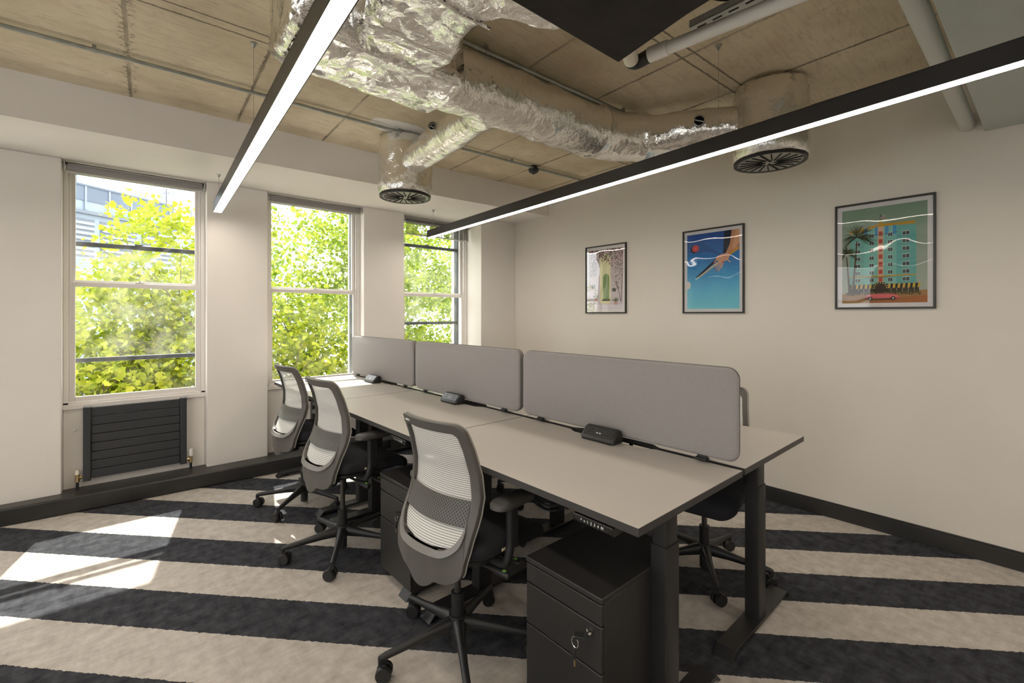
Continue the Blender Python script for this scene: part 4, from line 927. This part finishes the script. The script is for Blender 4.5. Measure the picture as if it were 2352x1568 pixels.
def draw_cue(p, w, h):
    a, b = w / 2, h / 2; p.rect(-a, -b, a, b, 'blue_baize_ink')
    p.poly([(-a, b * .82), (-a, b * .52), (-a * .2, b * .50), (a * .45, b * .36), (a * .05, b * .55), (-a * .4, b * .80)], (.16, .38, .62))
    p.poly([(a * .45, b), (a * .92, b), (a * .62, b * .5), (a * .40, b * .38)], (.10, .13, .20))
    for x_, z_, r_, c_ in ((-a * .66, b * .62, .030, (.82, .30, .30)), ):
        p.disc(x_ - .010, z_ - .006, r_ * 1.06, (.04, .09, .20)); p.disc(x_, z_, r_, c_); p.disc(x_ + .002, z_ + .0, .003, (.95, .7, .68))
    pts = [(-a, -b * .29)] + [(-a + .030 * math.cos(t_), -b * .36 + .036 * math.sin(t_)) for t_ in np.linspace(math.pi / 2, -math.pi / 2, 14)]; p.poly(pts, (.88, .84, .79))
    p.line(-a * .62, -b * .17, a * .15, b * .27, .016, (.05, .13, .24), .02)
    p.poly([(a * .72, b), (a, b), (a, b * .62), (a * .78, b * .42), (a * .55, b * .36), (a * .50, b * .42), (a * .66, b * .66)], (.80, .58, .43))
    p.poly([(a * .88, b), (a, b), (a, b * .70), (a * .82, b * .52), (a * .74, b * .55)], (.86, .66, .50))
    p.line(-a * .56, -b * .17, a * .2, b * .19, .010, (.86, .78, .60), .014); p.line(-a * .66, -b * .215, -a * .52, -b * .15, .013, (.75, .85, .85)); p.line(a * .2, b * .19, a, b * .54, .014, (.84, .62, .24), .020)
    p.poly([(a * .30, b * .40), (a * .60, b * .44), (a * .66, b * .36), (a * .58, b * .24), (a * .36, b * .20), (a * .16, b * .26), (a * .12, b * .33)], (.84, .64, .52))
    for (x0, z0, x1, z1) in ((.30, .24, .10, .06), (.34, .22, .16, .00), (.40, .21, .24, -.02), (.42, .22, .34, .05), (.55, .26, .68, .18), (.20, .30, .06, .20)): p.line(a * x0, b * z0, a * x1, b * z1, .011, (.86, .67, .55), .008)
    for (x_, z_) in ((.10, .055), (.16, -.005), (.40, .20), (.06, .19)): p.disc(a * x_, b * z_, .006, (.75, .12, .18), 10)
def draw_hotel(p, w, h):
    a, b = w / 2, h / 2; X = lambda u: -a + u * w; Z = lambda v: -b + v * h; rnd = random.Random(3)
    p.rect(-a, -b, a, b, 'sage_sky_ink'); p.poly([(X(0), Z(0)), (X(1), Z(0)), (X(1), Z(.125)), (X(.5), Z(.115)), (X(0), Z(.10))], (.66, .50, .30)); p.poly([(X(.2), Z(.0)), (X(1), Z(.0)), (X(1), Z(.07)), (X(.6), Z(.05))], (.68, .42, .22))
    p.rect(X(.10), Z(.15), X(.30), Z(.72), (.50, .73, .68)); p.rect(X(.28), Z(.15), X(.68), Z(.80), (.52, .76, .71)); p.rect(X(.66), Z(.15), X(.88), Z(.78), (.44, .70, .67))
    p.poly([(X(.10), Z(.74)), (X(.10), Z(.77)), (X(.44), Z(.815)), (X(.475), Z(.845)), (X(.51), Z(.82)), (X(.66), Z(.815)), (X(.87), Z(.815)), (X(.87), Z(.785)), (X(.66), Z(.79)), (X(.44), Z(.785))], (.80, .62, .20))
    for u in (.28, .41, .53, .62): p.rect(X(u), Z(.70), X(u + .04), Z(.79), (.30, .60, .78))
    p.rect(X(.445), Z(.20), X(.51), Z(.79), (.86, .70, .58))
    for i in range(7): z_ = .22 + i * .079; p.rect(X(.455), Z(z_), X(.50), Z(z_ + .045), (.76, .32, .27)); [p.disc(X(.46 + rnd.random() * .035), Z(z_ + .006 + rnd.random() * .034), .0016, (.5, .18, .16), 5) for _ in range(6)]
    for i in range(7):
        z_ = .22 + i * .077
        for u, ww_ in ((.17, .06), (.345, .05), (.565, .05), (.73, .075)):
            if u == .17 and i > 5: continue
            p.rect(X(u - .003), Z(z_ - .003), X(u + ww_ + .003), Z(z_ + .041), (.86, .88, .84)); p.rect(X(u), Z(z_), X(u + ww_ * .47), Z(z_ + .036), (.33, .36, .36)); p.rect(X(u + ww_ * .53), Z(z_), X(u + ww_), Z(z_ + .036), (.28, .32, .33))
        for x0, x1 in ((.10, .28), (.67, .88)): p.line(X(x0), Z(z_ - .014), X(x1), Z(z_ - .010), .0012, (.22, .42, .42))
    p.rect(X(.10), Z(.272), X(.88), Z(.284), (.82, .64, .24)); p.line(X(.28), Z(.70), X(.68), Z(.72), .002, (.16, .25, .27)); p.line(X(.28), Z(.262), X(.66), Z(.265), .0016, (.16, .25, .27))
    p.rect(X(.11), Z(.105), X(.91), Z(.17), (.24, .20, .15))
    for i in range(12): p.rect(X(.14 + i * .065), Z(.105), X(.148 + i * .065), Z(.17), (.62, .60, .50))
    for i in range(30):
        u0 = .09 + i * .0277; p.poly([(X(u0), Z(.150)), (X(u0 + .0277), Z(.150)), (X(u0 + .0277 + .008), Z(.195)), (X(u0 + .008), Z(.195))], (.85, .70, .28) if i % 2 else (.13, .13, .10))
    p.disc(X(.475), Z(.155), .040, (.12, .11, .09)); p.disc(X(.475), Z(.150), .026, (.25, .16, .12)); p.rect(X(.44), Z(.105), X(.51), Z(.15), (.20, .13, .10))
    for i in range(9): an = math.pi * i / 8; p.line(X(.475) + .028 * math.cos(an), Z(.155) + .028 * math.sin(an), X(.475) + .040 * math.cos(an), Z(.155) + .040 * math.sin(an), .005, (.82, .74, .42))
    for i in range(240): p.disc(X(rnd.uniform(.05, .93)), Z(.10 + rnd.gauss(0, .008)), rnd.uniform(.002, .005), rnd.choice([(.30, .30, .14), (.42, .40, .18), (.22, .24, .12)]), 5)
    for i in range(5): p.rect(X(.475) - .001, Z(.84), X(.475) + .001, Z(.93), (.3, .3, .28))
    p.rect(X(.482), Z(.872), X(.525), Z(.905), (.86, .80, .78)); [p.rect(X(.482), Z(.872 + i * .010), X(.525), Z(.876 + i * .010), (.74, .28, .28)) for i in range(3)]; p.rect(X(.482), Z(.890), X(.500), Z(.905), (.25, .30, .5))
    for x0, z0, x1, z1, cx, cz, sc in ((.135, .08, .19, .66, .19, .70, .115), (.10, .09, .06, .50, .06, .53, .07)):
        p.line(X(x0), Z(z0), X((x0 + x1) / 2), Z((z0 + z1) / 2), .013, (.36, .28, .18), .010); p.line(X((x0 + x1) / 2), Z((z0 + z1) / 2), X(x1), Z(z1), .009, (.36, .28, .18), .006)
        for i in range(90):
            an = rnd.uniform(-.7, 3.84); L = sc * rnd.uniform(.5, 1.0); ex, ez = X(cx) + L * math.cos(an), Z(cz) + L * math.sin(an) * .85 - .02 * abs(math.cos(an)); ex = max(ex, -a + .002)
            mx_, mz_ = (X(cx) + ex) / 2, (Z(cz) + ez) / 2 + .012; c_ = rnd.choice([(.15, .18, .10), (.24, .28, .14), (.38, .40, .20), (.10, .12, .07)]); p.line(X(cx), Z(cz), mx_, mz_, .0025, c_); p.line(mx_, mz_, ex, ez, .003, c_, .0008)
    p.poly([(X(.27), Z(.045)), (X(.40), Z(.040)), (X(.70), Z(.048)), (X(.62), Z(.035)), (X(.35), Z(.030))], (.20, .15, .10))
    p.poly([(X(.30), Z(.048)), (X(.31), Z(.085)), (X(.36), Z(.092)), (X(.42), Z(.094)), (X(.50), Z(.098)), (X(.60), Z(.095)), (X(.66), Z(.084)), (X(.70), Z(.062)), (X(.69), Z(.046))], (.84, .42, .42)); p.line(X(.32), Z(.075), X(.68), Z(.070), .0018, (.93, .62, .60))
    for u in (.355, .625): p.disc(X(u), Z(.046), .012, (.12, .10, .09)); p.disc(X(u), Z(.046), .006, (.80, .76, .70))
    p.line(X(.42), Z(.092), X(.44), Z(.112), .0015, (.25, .22, .2)); 
picture(2.857, 1.768, .505, .692, 'smallest looking framed print of a pink house doorway with blossom', draw_house, .028)
picture(1.761, 1.776, .516, .712, 'framed print of a hand aiming a cue across a blue table', draw_cue, .026)
pic3 = picture(.645, 1.799, .512, .705, 'framed print of a turquoise hotel with palm trees and a pink car', draw_hotel, .027)
text_mesh('printed_sign', 'THE GEORGIAN HOTEL', .0125, M('dark_gold_ink', (.30, .22, .06), .7), pic3, (-.012, -.0105, -.352 + .039 + .258 * .627 + .006), (R(90), 0, 0), .0001)
